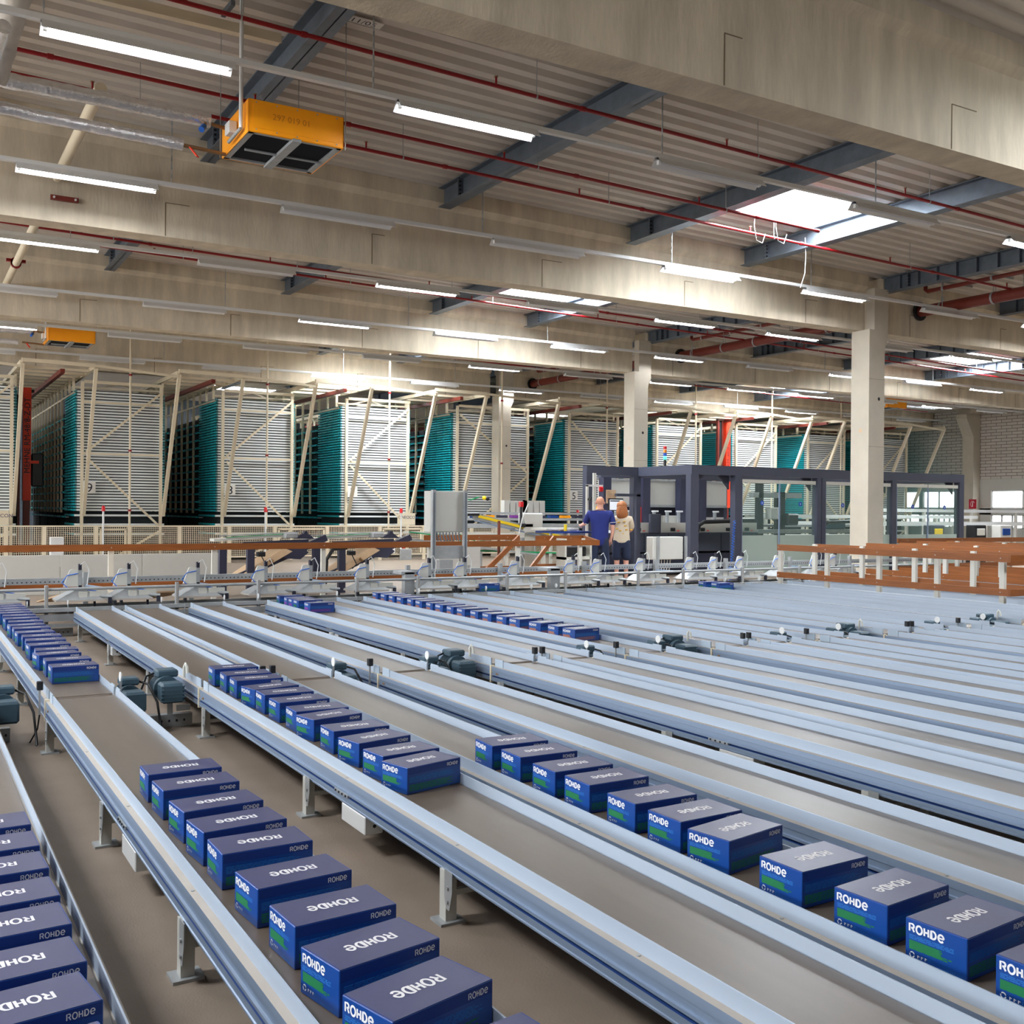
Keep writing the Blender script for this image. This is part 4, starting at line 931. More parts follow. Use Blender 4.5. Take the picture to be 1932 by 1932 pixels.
# red masts
for (x, y, zt, lab) in ((2.98, 31.0, 4.66, 'bright red stacker mast between the two leftmost racks'), (26.0, 28.95, 4.98, 'bright red stacker mast between racks right of the signal lamp')):
    t = thing('stacker_mast', lab, 'mast', (x, y, 0))
    mp_ = MB().box(-0.10, 0.10, -0.1, 0.1, 1.62, zt, M['orangered']).build('mast_plate', t)
    MB().box(-0.08, 0.08, -0.06, 0.12, 0, 1.62, M['oxide']).build('mast_foot', t)
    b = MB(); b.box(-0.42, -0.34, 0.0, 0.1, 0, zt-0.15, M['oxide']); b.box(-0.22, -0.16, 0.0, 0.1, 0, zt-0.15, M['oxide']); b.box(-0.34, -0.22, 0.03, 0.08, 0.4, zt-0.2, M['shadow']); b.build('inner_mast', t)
    b = MB(); b.cbox(-0.42, -0.12, -0.02, 0.1, zt-0.2, zt-0.02, M['galv'], 0.01); b.box(-0.05, 0.18, 0.0, 0.1, zt-0.12, zt-0.04, M['black']); b.build('head_gear', t)
    b = MB(); b.cbox(0.12, 0.42, -0.05, 0.15, 2.0, 2.9, M['black'], 0.03); b.cbox(-0.45, -0.15, -0.05, 0.1, 2.7, 2.85, M['galv'], 0.02); b.box(0.0, 0.3, -0.06, 0.0, 2.62, 2.70, M['orangered']); b.build('carriage', t)
    font_mb('MEHNE RM-48/8-Z-DT', 0.21, M['ink'], frame4((0.07, -0.104, 2.35), (0, 0, 1), (-1, 0, 0))).build('lettering', mp_)
# number plates and maker's signs
for (x, txt, lab) in ((4.28, '9', 'white number plate reading 9 on the second rack'), (7.93, '8', 'white number plate reading 8 half behind a rack post'), (11.55, '7', 'white number plate reading 7 behind a leaning brace'), (19.38, '5', 'white number plate reading 5 beside the middle column')):
    t = thing('number_plate', lab, 'sign', (x, 29.0, 1.82)); pl = MB().box(-0.15, 0.15, 0.0, 0.01, 0, 0.30, M['paper']).build('plate', t)
    font_mb(txt, 0.33, M['ink'], frame4((0, -0.003, 0.03), (1, 0, 0), (0, 0, 1)), 'CENTER').build('lettering', pl)
for (x, lab) in ((12.82, 'cream sign reading NEOCON right of the rack marked 7'), (1.78, 'cream sign reading NEOCON cut off by the left edge')):
    t = thing('maker_sign', lab, 'sign', (x, 28.6, 1.0)); MB().box(0, 0.58, 0, 0.01, 0, 0.36, M['cream']).build('plate', t)
    font_mb('NEOCON', 0.125, M['inkblue'], frame4((0.12, -0.003, 0.19), (1, 0, 0), (0, 0, 1))).build('lettering', t)
    b = MB(); ribbon(b, arc(0.06, 0.23, 0.035, 0.035, 0, 330, 10), 0.012, M['brass'], frame4((0, -0.003, 0), (1, 0, 0), (0, 0, 1))); b.build('emblem', t)
# vertical drop pipes with red clamps
for i, (x, y) in enumerate(((5.15, 28.3), (8.75, 28.3), (12.4, 28.3), (16.2, 28.3), (20.2, 28.3), (24.0, 28.3), (27.6, 28.3), (31.2, 28.3), (9.0, 27.5))):
    t = thing('drop_pipe', f'thin cream vertical pipe from roof to racks, {ordn(i+1) if i < 8 else "short extra one near centre, not"} from the left', 'pipe', (x, y, 0), 0, 'thin vertical pipes before the racks')
    if i < 8:
        MB().tube([(0, 0, 0.9), (0, 0, zc(x)-0.02)], 0.028, M['cream'], 8).build('pipe_run', t)
        b = MB()
        for zz in (1.36, 2.9, 4.85): b.tube([(0, 0, zz), (0, 0, zz+0.05)], 0.045, M['red'], 8)
        b.build('red_clamps', t)
    else: bpy.data.objects.remove(t)
# mesh fence
fx = [(-1.0, 0.9), (0.9, 2.25), (2.25, 3.1), (3.1, 4.3), (4.3, 5.1), (5.1, 6.35), (6.35, 7.65), (7.65, 8.9), (8.9, 10.4), (10.4, 12.0), (12.0, 13.4), (13.4, 15.0), (15.0, 16.6), (16.6, 18.2)]
for i, (a, c) in enumerate(fx):
    t = thing('mesh_fence', f'cream wire mesh fence panel before the racks, {ordn(i+1)} from the left', 'fence', (0, 28, 0), 0, 'mesh fence panels before the racks')
    b = MB(); b.box(a, a+0.05, -0.02, 0.02, 0, 1.0, M['cream']); b.box(c-0.05, c, -0.02, 0.02, 0, 1.0, M['cream']); b.box(a, c, -0.021, 0.021, 0.96, 1.0, M['cream']); b.box(a, c, -0.021, 0.021, 0.14, 0.18, M['cream']); b.build('frame', t)
    b = MB(); x = a+0.08
    while x < c-0.05: b.box(x-0.006, x+0.006, -0.004, 0.004, 0.18, 0.96, M['cream']); x += 0.05
    z = 0.22
    while z < 0.95: b.box(a+0.05, c-0.05, -0.006, 0.002, z-0.005, z+0.005, M['cream']); z += 0.05
    b.build('wire_mesh', t)
    if i in (4, 8, 10): b = MB(); b.box(a+0.08, c-0.08, -0.03, 0.01, 0.88, 0.92, M['cream']); b.box(a+0.08, a+0.13, -0.03, 0.01, 0.2, 0.9, M['cream']); b.box(c-0.13, c-0.08, -0.03, 0.01, 0.2, 0.9, M['cream']); b.build('gate_leaf', t)
for i, x in enumerate((4.45, 8.6, 12.62, 18.8)):
    t = thing('warning_beacon', f'red warning beacon on a thin post at the fence, {ordn(i+1)} from the left', 'beacon', (x, 27.9, 0), 0, 'red beacons on the fence')
    MB().tube([(0, 0, 0), (0, 0, 1.36)], 0.025, M['white'], 8).build('stem', t); b = MB(); b.tube([(0, 0, 1.36), (0, 0, 1.47), (0, 0, 1.5)], [0.045, 0.045, 0.02], M['lampred'], 12); b.build('lamp', t)
b = MB(); b.cbox(3.2, 3.5, 27.6, 27.9, 0, 0.72, M['white'], 0.01); tag(b.build('fence_cabinet'), 'small white cabinet standing behind the mesh fence at left', 'cabinet')
# low white panels
for i in range(5):
    a = -1.6+i*1.32
    tag(MB().cbox(a, a+1.31, 19.0, 19.04, 0, 0.665, M['creamgrey'], 0.004).build('partition'), f'low light grey wall panel behind the brown rail, {ordn(i+1)} from the left', 'panel', 'low grey wall panels')
b = MB(); b.prism([(13.9, 0.52), (17.2, 0.22), (17.2, 0.28), (13.9, 0.58)], 'x', 0.2, 1.1, M['galv']); b.prism([(13.9, 0.585), (17.2, 0.285), (17.2, 0.29), (13.9, 0.59)], 'x', 0.25, 1.05, M['creamgrey'])
tag(b.build('slide_chute'), 'sloping pale sheet chute behind the perforated rail at left', 'chute')
b = MB(); b.prism([(13.75, 0.40), (16.2, 0.12), (16.2, 0.14), (13.75, 0.42)], 'x', 1.7, 3.3, M['card']); tag(b.build('card_slide'), 'pale cardboard coloured slide under the perforated rail', 'chute')

# ================================================================ MIDDLE DISTANCE MACHINERY
# control cabinet on galvanised posts
t = thing('control_cabinet', 'light grey control cabinet on two galvanised posts at centre', 'cabinet', (7.08, 14.6, 0))
b = MB(); b.cbox(0.02, 0.60, -0.0, 0.24, 1.13, 1.775, M['creamgrey'], 0.01); b.box(0.03, 0.59, -0.004, 0.0, 1.15, 1.755, M['creamgrey']); b.build('housing', t)
for x in (0.05, 0.60):
    b = MB(); b.box(x-0.03, x+0.03, -0.07, -0.01, 0, 1.79, M['galv']); b.box(x-0.012, x+0.012, -0.072, -0.07, 0.05, 1.75, M['girder']); b.build('post', t)
b = MB()
for i in range(8): b.tube([(0.12+i*0.055, -0.02, 1.13), (0.12+i*0.055, -0.03, 1.06), (0.14+i*0.055, -0.02, 1.0)], 0.012, M['girder'], 8)
b.build('cable_glands', t)
b = MB(); b.box(0.08, 0.57, -0.03, 0.06, 0.72, 0.92, M['galv']); b.box(0.18, 0.40, -0.03, 0.1, 0.5, 0.7, M['galv']); b.build('cable_channel', t)
# second cabinet, right of the people
t = thing('terminal_cabinet', 'cream terminal cabinet on two posts in front of the dark machine', 'cabinet', (11.85, 15.2, 0))
p0 = onY(1232, 1013, 15.2); p1 = onY(1295, 1058, 15.2); t.location = (p0.x, 15.2, 0); ww = p1.x-p0.x
MB().cbox(0, ww*0.9, 0, 0.2, p1.z+0.03, p0.z, M['creamgrey'], 0.01).build('housing', t)
for x in (0.1, ww*0.95): MB().box(x-0.02, x+0.02, -0.05, -0.005, 0, p0.z+0.01, M['galv']).build('post', t)
b = MB()
for i in range(6): b.tube([(0.14+i*0.07, 0.1, p1.z+0.03), (0.16+i*0.06, 0.1, p1.z-0.18)], 0.01, M['whitedull'], 6)
b.build('cables', t)
# sorter frames in navy steel with cardboard slides
def sorter(x0, y, lab):
    t = thing('sorting_frame', lab, 'machine', (x0, y, 0), 0, 'navy sorting frames with card slides')
    for x in (0.05, 0.52): MB().box(x-0.06, x+0.06, -0.05, 0.05, 0, 0.86, M['navy']).build('post', t)
    b = MB(); b.beam((-0.15, 0.1, 0.10), (1.9, 0.1, 0.97), 0.08, 0.11, M['navy']); b.beam((0.45, 0.2, 0.86), (1.6, 0.2, 0.90), 0.08, 0.08, M['navy']); b.prism([(1.05, 0.84), (1.35, 0.84), (1.55, 0.72), (1.4, 0.6), (1.1, 0.62)], 'y', 0.0, 0.3, M['navy']); b.build('sloping_arm', t)
    b = MB(); b.prism([(0.3, 0.30), (0.42, 0.28), (1.25, 0.74), (1.1, 0.80)], 'y', -0.02, 0.6, M['card']); b.build('card_slide', t)
    b = MB(); b.beam((0.0, 0.5, 0.93), (1.4, 0.5, 1.01), 0.3, 0.04, M['creamgrey']); b.beam((0.2, 0.34, 0.975), (1.2, 0.34, 1.03), 0.03, 0.012, M['green']); b.beam((0.1, 0.4, 1.0), (1.5, 0.4, 1.06), 0.03, 0.02, M['galv']); b.build('belt_deck', t)
    b = MB(); b.prism([(1.38, 0.95), (1.72, 0.95), (1.66, 1.0), (1.6, 1.04), (1.59, 1.08), (1.54, 1.08), (1.53, 1.04), (1.44, 1.0)], 'y', 0.2, 0.3, M['navy']); b.cbox(1.2, 1.42, 0.2, 0.4, 0.96, 1.05, M['galv'], 0.01); b.build('bearing_plate', t)
    b = MB(); b.cbox(0.62, 0.76, -0.08, 0.02, 0.66, 0.74, M['black'], 0.01); b.tube([(0.7, -0.05, 0.66), (0.78, -0.06, 0.5), (0.70, -0.06, 0.42)], 0.01, M['black'], 6); b.tube([(0.85, -0.05, 0.6), (0.9, -0.05, 0.56)], 0.03, M['brass'], 8); b.build('drive_parts', t)
    return t
sorter(4.62, 17.5, 'left navy sorting frame with cardboard slide behind the rail')
sorter(6.25, 17.5, 'right navy sorting frame with cardboard slide behind the rail')
for (x, z0, lab) in ((6.9, 0.2, 'thick black cable arch between the navy frames'), (9.0, 0.1, 'thick black cable arch right of the control cabinet')):
    tag(MB().tube([(x-0.5, 17.3, 0.0), (x-0.5, 17.3, z0), (x-0.48, 17.3, z0+0.4), (x-0.36, 17.3, z0+0.58), (x-0.1, 17.3, z0+0.6)], 0.035, M['black'], 8).build('cable_arch'), lab, 'cable')
b = MB(); b.beam((8.2, 17.9, 1.05), (10.6, 17.9, 1.0), 0.25, 0.03, M['creamgrey']); b.beam((8.2, 17.75, 1.06), (10.4, 17.75, 0.80), 0.03, 0.02, M['green']); b.beam((8.0, 17.8, 0.95), (11.0, 17.8, 0.6), 0.25, 0.04, M['galv']); b.beam((9.5, 17.8, 0.7), (11.6, 17.8, 0.62), 0.03, 0.03, M['green'])
tag(b.build('belt_deck'), 'pale belt deck with green edge right of the control cabinet', 'conveyor')
# white cabinets behind the rail
t = thing('low_cabinet', 'pair of low white cabinets right of the control cabinet', 'cabinet', (8.15, 16.4, 0))
for x in (0, 0.42): b = MB(); b.cbox(x, x+0.40, 0, 0.4, 0, 0.88, M['creamgrey'], 0.006); b.box(x+0.15, x+0.20, -0.01, 0, 0.38, 0.5, M['galv']); b.build('door', t)
# inclined conveyor with yellow side strip
pa, pb = onY(893, 973, 19.0), onY(1075, 1014, 19.0)
t = thing('inclined_conveyor', 'grey inclined conveyor with a bright yellow side strip', 'conveyor')
MB().beam((pa.x, 19.0, pa.z-0.02), (pb.x, 19.0, pb.z-0.02), 0.05, 0.10, M['galv']).build('side_frame', t)
MB().beam((pa.x+0.1, 18.96, pa.z-0.01), (pb.x-0.15, 18.96, pb.z-0.005), 0.012, 0.055, M['yellow']).build('yellow_strip', t)
MB().beam((pa.x, 19.3, pa.z+0.05), (pb.x, 19.3, pb.z+0.05), 0.5, 0.03, M['galv']).build('belt', t)
MB().beam((pa.x, 18.94, pa.z-0.10), (pb.x, 18.94, pb.z-0.12), 0.03, 0.03, M['alu']).build('lower_rail', t)
b = MB()
for q in (0.08, 0.5, 0.9): x = pa.x+(pb.x-pa.x)*q; b.box(x-0.03, x+0.03, 19.0, 19.06, 0, 0.9, M['galv'])
b.build('leg', t)
b = MB(); b.cbox(pa.x-0.2, pa.x+0.1, 18.9, 19.1, pa.z, pa.z+0.06, M['black'], 0.01); b.cbox((pa.x+pb.x)/2-0.1, (pa.x+pb.x)/2+0.2, 18.9, 18.98, 1.12, 1.2, M['black'], 0.01); b.build('sensor_blocks', t)
# far shelf with coloured box ends, posts etc.
b = MB(); b.box(12.0, 17.6, 24.0, 24.3, 1.20, 1.26, M['galv']); b.box(12.0, 17.6, 24.0, 24.05, 1.36, 1.42, M['galv']); b.box(12.0, 17.6, 24.0, 24.05, 1.0, 1.12, M['galv'])
for xx in (12.05, 14.8, 17.5): b.box(xx, xx+0.08, 24.1, 24.2, 0, 1.4, M['galv'])
for i in range(14): b.box(12.1+i*0.4, 12.35+i*0.4, 24.02, 24.2, 1.27, 1.34, [M['boxblue'], M['navy'], M['boxblue'], M['orange'], M['navy'], M['boxpurple']][i % 6])
tag(b.build('sorter_shelf'), 'far galvanised sorting shelf with a row of coloured box ends', 'shelf')
tag(MB().box(9.62, 9.66, 16.9, 16.94, 0.6, 1.28, M['browndark']).build('rusty_post'), 'thin rusty brown post before the yellow striped conveyor', 'post')
for (x, lab) in ((13.3, 'left group of grey boxes behind the farthest column'), (13.95, 'right group of grey boxes behind the farthest column')):
    b = MB()
    for q in range(4): b.box(14.7+q*0.2+(x-13.3)*0.9, 14.86+q*0.2+(x-13.3)*0.9, 25.5, 25.7, 1.3, 1.75, M['creamgrey'])
    tag(b.build('filter_units'), lab, 'box')
t = thing('pendant_sensor', 'yellow and black sensor on a bent cable beside the farthest column', 'sensor')
MB().tube([(13.0, 24.9, 0.0), (13.0, 24.9, 1.4), (13.05, 24.9, 1.78), (13.3, 24.9, 1.74), (13.55, 24.9, 1.82)], 0.02, M['green'], 6).build('cable', t); b = MB(); b.ball((13.72, 24.9, 1.80), 0.06, M['yellow']); b.ball((13.82, 24.9, 1.78), 0.06, M['black']); b.build('head', t)
# desk by the man, beaker
b = MB(); b.box(11.3, 12.1, 17.9, 18.5, 1.08, 1.12, M['whitedull']); b.box(11.35, 12.4, 17.75, 18.4, 1.02, 1.06, M['boxedge']); b.box(11.4, 11.45, 17.9, 17.95, 0, 1.05, M['whitedull']); b.box(12.0, 12.05, 18.3, 18.35, 0, 1.05, M['whitedull']); tag(b.build('work_table'), 'small work table with blue tray left of the man', 'table')
tag(MB().tube([(11.73, 17.85, 1.065), (11.73, 17.85, 1.20)], 0.032, M['yellow'], 12).build('yellow_cup'), 'tall yellow cup under the hand of the man', 'cup')
t = thing('ink_printer', 'pale grey printer with a red lamp left of the man', 'machine', (11.4, 18.9, 0)); MB().cbox(0.0, 0.45, 0, 0.3, 1.0, 1.42, M['creamgrey'], 0.02).build('housing', t); b = MB(); b.tube([(-0.1, 0, 1.2), (-0.1, 0, 1.55)], 0.03, M['black'], 8); b.tube([(-0.1, 0, 1.55), (-0.1, 0, 1.66)], 0.055, M['lampred'], 10); b.build('red_lamp', t); MB().box(0.05, 0.3, 0.1, 0.3, 0, 1.0, M['whitedull']).build('stand', t)
tag(MB().tube([(11.05, 18.6, 0.0), (11.05, 18.6, 0.9), (11.15, 18.6, 1.3), (11.3, 18.6, 1.62)], 0.012, M['white'], 6).build('white_hose'), 'thin white hose curving up left of the man', 'hose')
b = MB(); b.box(10.9, 11.5, 16.6, 16.9, 0.55, 0.6, M['whitedull']); b.box(10.9, 11.5, 16.6, 16.9, 0.25, 0.28, M['whitedull']); b.cbox(11.0, 11.45, 16.6, 16.85, 0.285, 0.45, M['boxblue'], 0.01); b.cbox(10.95, 11.4, 16.6, 16.85, 0.61, 0.8, M['black'], 0.02); b.box(10.9, 10.94, 16.6, 16.9, 0, 0.95, M['whitedull']); b.box(11.48, 11.52, 16.6, 16.9, 0, 0.95, M['whitedull']); tag(b.build('parts_trolley'), 'small shelf trolley with blue crate left of the man', 'trolley')

# big anthracite machine with glass doors
YM, YB2 = 17.1, 18.95
t = thing('machine_enclosure', 'long anthracite machine frame with glass doors right of the people', 'machine')
m = M['navysteel']; ZT = 2.47; hb_ = 0.20
b = MB(); b.box(14.40, 23.3, YM, YM+0.18, ZT-hb_, ZT, m); b.box(14.40, 14.60, YM+0.18, YB2, ZT-hb_, ZT, m); b.box(13.0, 14.4, YB2, YB2+0.16, ZT-hb_, ZT, m); b.box(14.4, 23.3, 20.4, 20.55, ZT-hb_, ZT, m); b.box(23.1, 23.3, YM+0.18, 20.4, ZT-hb_, ZT, m); b.build('top_frame', t)
for (x, y, w) in ((14.38, YM, 0.22), (15.62, YM, 0.20), (18.10, YM, 0.13), (18.25, YM, 0.13), (20.62, YM, 0.16), (23.12, YM, 0.18), (13.0, YB2, 0.17), (14.28, YB2, 0.20), (23.12, 20.4, 0.16), (18.2, 20.4, 0.16), (15.7, 20.4, 0.2)):
    MB().box(x, x+w, y, y+0.16, 0, ZT-hb_, m).build('post', t)
for x, s in ((15.62, -1), (18.1, -1), (20.62, -1), (23.12, -1), (14.6, 1)):
    MB().prism([(x, ZT-hb_), (x+s*0.3, ZT-hb_), (x, ZT-hb_-0.3)], 'y', YM+0.2, YM+0.24, m).build('corner_gusset', t)
b = MB(); b.box(14.25, 18.2, 20.25, 20.3, 1.62, 2.2, M['creamgrey']); 
for x in (14.15, 15.35, 16.55, 17.0): b.box(x, x+0.012, 20.24, 20.25, 1.62, 2.2, M['ink'])
b.box(14.25, 18.2, 20.23, 20.26, 1.58, 1.64, M['galv']); b.box(14.25, 18.2, 20.23, 20.26, 2.2, 2.25, M['galv']); b.build('upper_panels', t)
for x in (14.2, 15.35, 16.5, 17.1): MB().box(x, x+0.22, 20.0, 20.2, 1.2, ZT-hb_, M['navy']).build('inner_post', t)
b = MB(); b.box(14.25, 18.2, 20.35, 20.4, 1.34, 1.58, M['ink']); b.box(14.25, 18.2, 20.35, 20.4, 1.0, 1.34, M['creamgrey']); b.build('rear_wall', t)
b = MB(); b.box(14.0, 18.2, 19.2, 20.2, 0.98, 1.02, M['white']); b.box(14.0, 18.2, 19.15, 19.2, 0.99, 1.22, M['creamgrey']); b.build('white_bed', t)
b = MB(); b.box(13.4, 18.2, 19.1, 20.2, 0.55, 0.98, M['navysteel']); b.box(13.4, 18.2, 19.14, 20.2, 0.1, 0.5, M['navy']); b.box(18.2, 22.9, 19.4, 20.2, 0.1, 0.9, M['creamgrey'])
for x in (14.0, 14.7, 15.4, 16.2, 17.0): b.box(x, x+0.01, 19.09, 19.1, 0.56, 0.97, M['ink'])
b.build('base_cabinets', t)
b = MB()
for x in (14.05, 15.25, 17.05): b.box(x, x+0.09, 20.05, 20.15, 1.02, 1.58, M['orangered'] if x > 15 else M['orange'])
b.build('orange_columns', t)
b = MB()
for x in (14.45, 14.85, 15.6, 16.0, 16.35, 16.8, 17.5): b.box(x, x+0.06, 19.9, 19.96, 1.02, 1.5, M['galv']); b.cbox(x-0.08, x+0.12, 19.86, 19.9, 1.46, 1.5, M['white'], 0.01)
for x in (14.05, 14.5, 15.5, 16.4, 17.2, 17.8): b.cbox(x, x+0.14, 19.13, 19.19, 1.02, 1.10, M['black'], 0.01); b.box(x+0.2, x+0.26, 19.14, 19.17, 1.02, 1.04, M['orangered'])
b.cbox(14.85, 15.15, 19.05, 19.14, 0.98, 1.42, M['navysteel'], 0.01); b.cbox(16.05, 16.6, 20.1, 20.2, 1.08, 1.38, M['whitedull'], 0.01)
b.build('work_heads', t)
for x0, w in ((16.1, 0.9), (20.2, 0.9)): MB().tube([(x0, 18.9, 1.02), (x0+0.05, 18.9, 1.16), (x0+0.2, 18.9, 1.24), (x0+w, 18.9, 1.26), (x0+w+0.4, 18.9, 1.26)], 0.05, M['black'], 8).build('cable_chain', t)
b = MB(); b.box(18.7, 18.85, 19.6, 19.75, 0.9, 2.2, M['black']); b.box(19.4, 19.6, 19.6, 19.8, 0.9, 2.0, M['black']); b.box(18.5, 20.2, 19.6, 19.75, 1.85, 1.98, M['galv']); b.cbox(19.0, 19.35, 19.5, 19.7, 1.3, 1.6, M['creamgrey'], 0.02); b.cbox(19.5, 19.9, 19.4, 19.7, 1.15, 1.45, M['black'], 0.04); b.box(18.4, 22.8, 19.3, 19.5, 0.95, 1.05, M['galv']); b.box(18.4, 22.8, 19.9, 20.0, 1.1, 1.16, M['galv']); b.cbox(20.9, 21.5, 19.3, 19.6, 1.05, 1.25, M['motor'], 0.03); b.build('handling_head', t)
doors = []; dx_ = []
for (x0, x1) in ((15.84, 16.92), (16.96, 18.08), (18.4, 19.5), (19.52, 20.6), (20.82, 21.94), (21.97, 23.1)):
    d = MB(); d.box(x0+0.01, x1-0.01, YM+0.05, YM+0.062, 0.97, 2.12, M['glass']); doors.append(d.build('glass_door', t)); dx_.append((x0+x1)/2)
    d = MB(); d.box(x0+0.01, x1-0.01, YM+0.05, YM+0.062, 0.05, 0.97, M['frost']); d.build('frosted_panel', t)
    d = MB(); d.box(x0, x1, YM+0.03, YM+0.08, 2.12, 2.2, M['whitedull']); d.box(x0, x0+0.03, YM+0.04, YM+0.07, 0, 2.12, M['alu']); d.build('door_frame', t)
for (px_, py_) in ((1438, 949), (1510, 951), (1590, 953.5), (1722, 956), (1782, 957.5)):
    p = onY(px_, py_, YM+0.045); a = MB(); a.tube([(p.x, YM+0.047, p.z), (p.x, YM+0.043, p.z)], 0.052, M['bluesign'], 18)
    a.prism([(p.x-0.014, p.z+0.028), (p.x+0.018, p.z), (p.x-0.014, p.z-0.028), (p.x-0.004, p.z)], 'y', YM+0.041, YM+0.0425, M['paper']); a.build('round_sticker', doors[min(range(6), key=lambda q: abs(dx_[q]-p.x))])
# signal lamp on the machine
t = thing('signal_lamp', 'stacked red, orange, blue and green signal lamp on the machine frame', 'lamp'); p = onY(1254, 880, 18.0); x0 = 14.5; y0 = 18.0
p = onX(1254.5, 878, 14.5); y0 = p.y
MB().tube([(14.5, y0, ZT), (14.5, y0, ZT+0.14)], 0.03, M['black'], 10).build('stem', t)
for i, mm in enumerate(('lampgreen', 'bluesign', 'lampamber', 'lampred')): MB().tube([(14.5, y0, ZT+0.15+i*0.075), (14.5, y0, ZT+0.215+i*0.075)], 0.038, M[mm], 12).build('coloured_lens', t)
# monitor, notice, gantry by the people
t = thing('monitor', 'black framed monitor standing in front of the two people', 'monitor', (0, 0, 0)); p0 = onY(1149, 940, 18.3); p1 = onY(1176, 964, 18.3)
b = MB(); b.cbox(p0.x, p1.x, 18.3, 18.34, p1.z, p0.z, M['black'], 0.006); b.build('frame', t); b = MB(); b.box(p0.x+0.02, p1.x-0.02, 18.295, 18.3, p1.z+0.02, p0.z-0.03, M['screen']); b.box(p0.x+0.03, p1.x-0.1, 18.293, 18.295, p0.z-0.07, p0.z-0.045, M['ink']); b.build('screen', t); MB().box(p0.x+0.12, p0.x+0.16, 18.33, 18.36, 0.6, p1.z, M['black']).build('stand', t)
p0 = onY(1144, 924, 18.6); p1 = onY(1162, 950, 18.6); t = thing('cardboard_notice', 'brown cardboard notice with handwriting above the monitor', 'notice'); MB().box(p0.x, p1.x, 18.6, 18.61, p1.z, p0.z, M['card']).build('sheet', t)
b = MB(); rnd = random.Random(1)
for q in range(5): z = p0.z-0.05-q*0.045; b.box(p0.x+0.02, p0.x+0.02+0.08+rnd.random()*0.05, 18.597, 18.6, z, z+0.008, M['browndark'])
b.build('handwriting', t)
p0 = onY(1107, 915, 18.4); t = thing('white_gantry', 'white bracket frame behind the head of the man', 'frame'); b = MB(); b.box(p0.x, p0.x+0.42, 18.4, 18.44, p0.z-0.03, p0.z+0.01, M['white']); b.box(p0.x, p0.x+0.05, 18.4, 18.44, 0.0, p0.z, M['whitedull']); b.box(p0.x+0.19, p0.x+0.26, 18.42, 18.46, 0.9, p0.z+0.26, M['whitedull']); b.build('frame', t)
b = MB(); b.tube([(p0.x+0.05, 18.39, p0.z-0.33), (p0.x+0.10, 18.39, p0.z-0.26)], 0.04, M['black'], 8); b.cbox(p0.x+0.3, p0.x+0.42, 18.36, 18.4, p0.z-0.14, p0.z-0.03, M['lampred'], 0.02); b.build('push_buttons', t)
p0 = onY(1164, 932, 18.5); p1 = onY(1209, 932, 18.5); t = thing('dark_gantry', 'small anthracite gantry right of the woman', 'frame'); b = MB(); b.box(p0.x, p1.x, 18.5, 18.58, p0.z-0.05, p0.z+0.01, m); b.box(p1.x-0.11, p1.x, 18.5, 18.58, 0, p0.z, m); b.build('frame', t)
# blue spiral hose
pts = []; 
for i in range(160):
    a = i*0.9; z = max(0.01, 1.30-0.0082*i); q = onY(1386-(i/160)*8, 1000, 16.9); pts.append((q.x+0.028*math.cos(a), 16.9+0.028*math.sin(a), z))
tag(MB().tube(pts, 0.008, M['blue'], 5).build('spiral_hose'), 'bright blue spiral air hose hanging beside the machine post', 'hose')
# fire sign, white wall machinery at right
p = onX(1834, 951, 37.5); t = thing('fire_sign', 'red fire extinguisher sign on the wall column at right', 'sign', (37.54, p.y, p.z)); MB().box(-0.01, 0, -0.17, 0.17, -0.19, 0.19, M['redsign']).build('plate', t)
b = MB(); ribbon(b, [(0.0, -0.11), (0.0, 0.06), (0.05, 0.1)], 0.035, M['paper'], frame4((-0.012, 0, 0), (0, -1, 0), (0, 0, 1))); ribbon(b, arc(-0.0, 0.0, 0.09, 0.12, 20, 250, 10), 0.018, M['paper'], frame4((-0.012, 0, 0), (0, -1, 0), (0, 0, 1))); b.build('symbol', t)
for i, (y, z, x0, x1) in enumerate(((21.5, 1.42, 20.5, 30), (20.2, 1.22, 23.5, 31), (22.5, 1.62, 26, 36), (23.5, 1.2, 24, 36))):
    t = thing('roller_line', f'white framed roller line before the right wall, {ordn(i+1)} of four', 'conveyor', (0, y, 0), 0, 'white roller lines before the right wall')
    b = MB(); b.box(x0, x1, 0, 0.06, z-0.1, z, M['white']); b.box(x0, x1, 0.5, 0.56, z-0.1, z, M['whitedull']); b.build('side_frame', t)
    b = MB(); x = x0+0.1
    while x < x1: b.tube([(x, 0.06, z-0.03), (x, 0.5, z-0.03)], 0.025, M['galv'], 6); x += 0.16
    b.build('rollers', t)
    x = x0+0.3
    while x < x1: MB().box(x-0.04, x+0.04, 0.0, 0.08, 0, z-0.1, M['whitedull']).build('leg', t); x += 2.4
for i, x in enumerate((25.3, 27.2, 28.4, 30.6)):
    t = thing('drive_cabinet', f'small machine cabinet between the white roller lines, {ordn(i+1)} from the left', 'cabinet', (x, 19.6, 0), 0, 'small machine cabinets at right'); MB().cbox(0, 0.55, 0, 0.3, 0, 1.15, [M['navysteel'], M['black'], M['creamgrey'], M['navysteel']][i], 0.02).build('housing', t)
    b = MB(); b.cbox(0.1, 0.45, -0.03, 0.0, 0.85, 1.05, [M['yellow'], M['whitedull'], M['boxblue'], M['whitedull']][i], 0.01); b.build('front_panel', t)
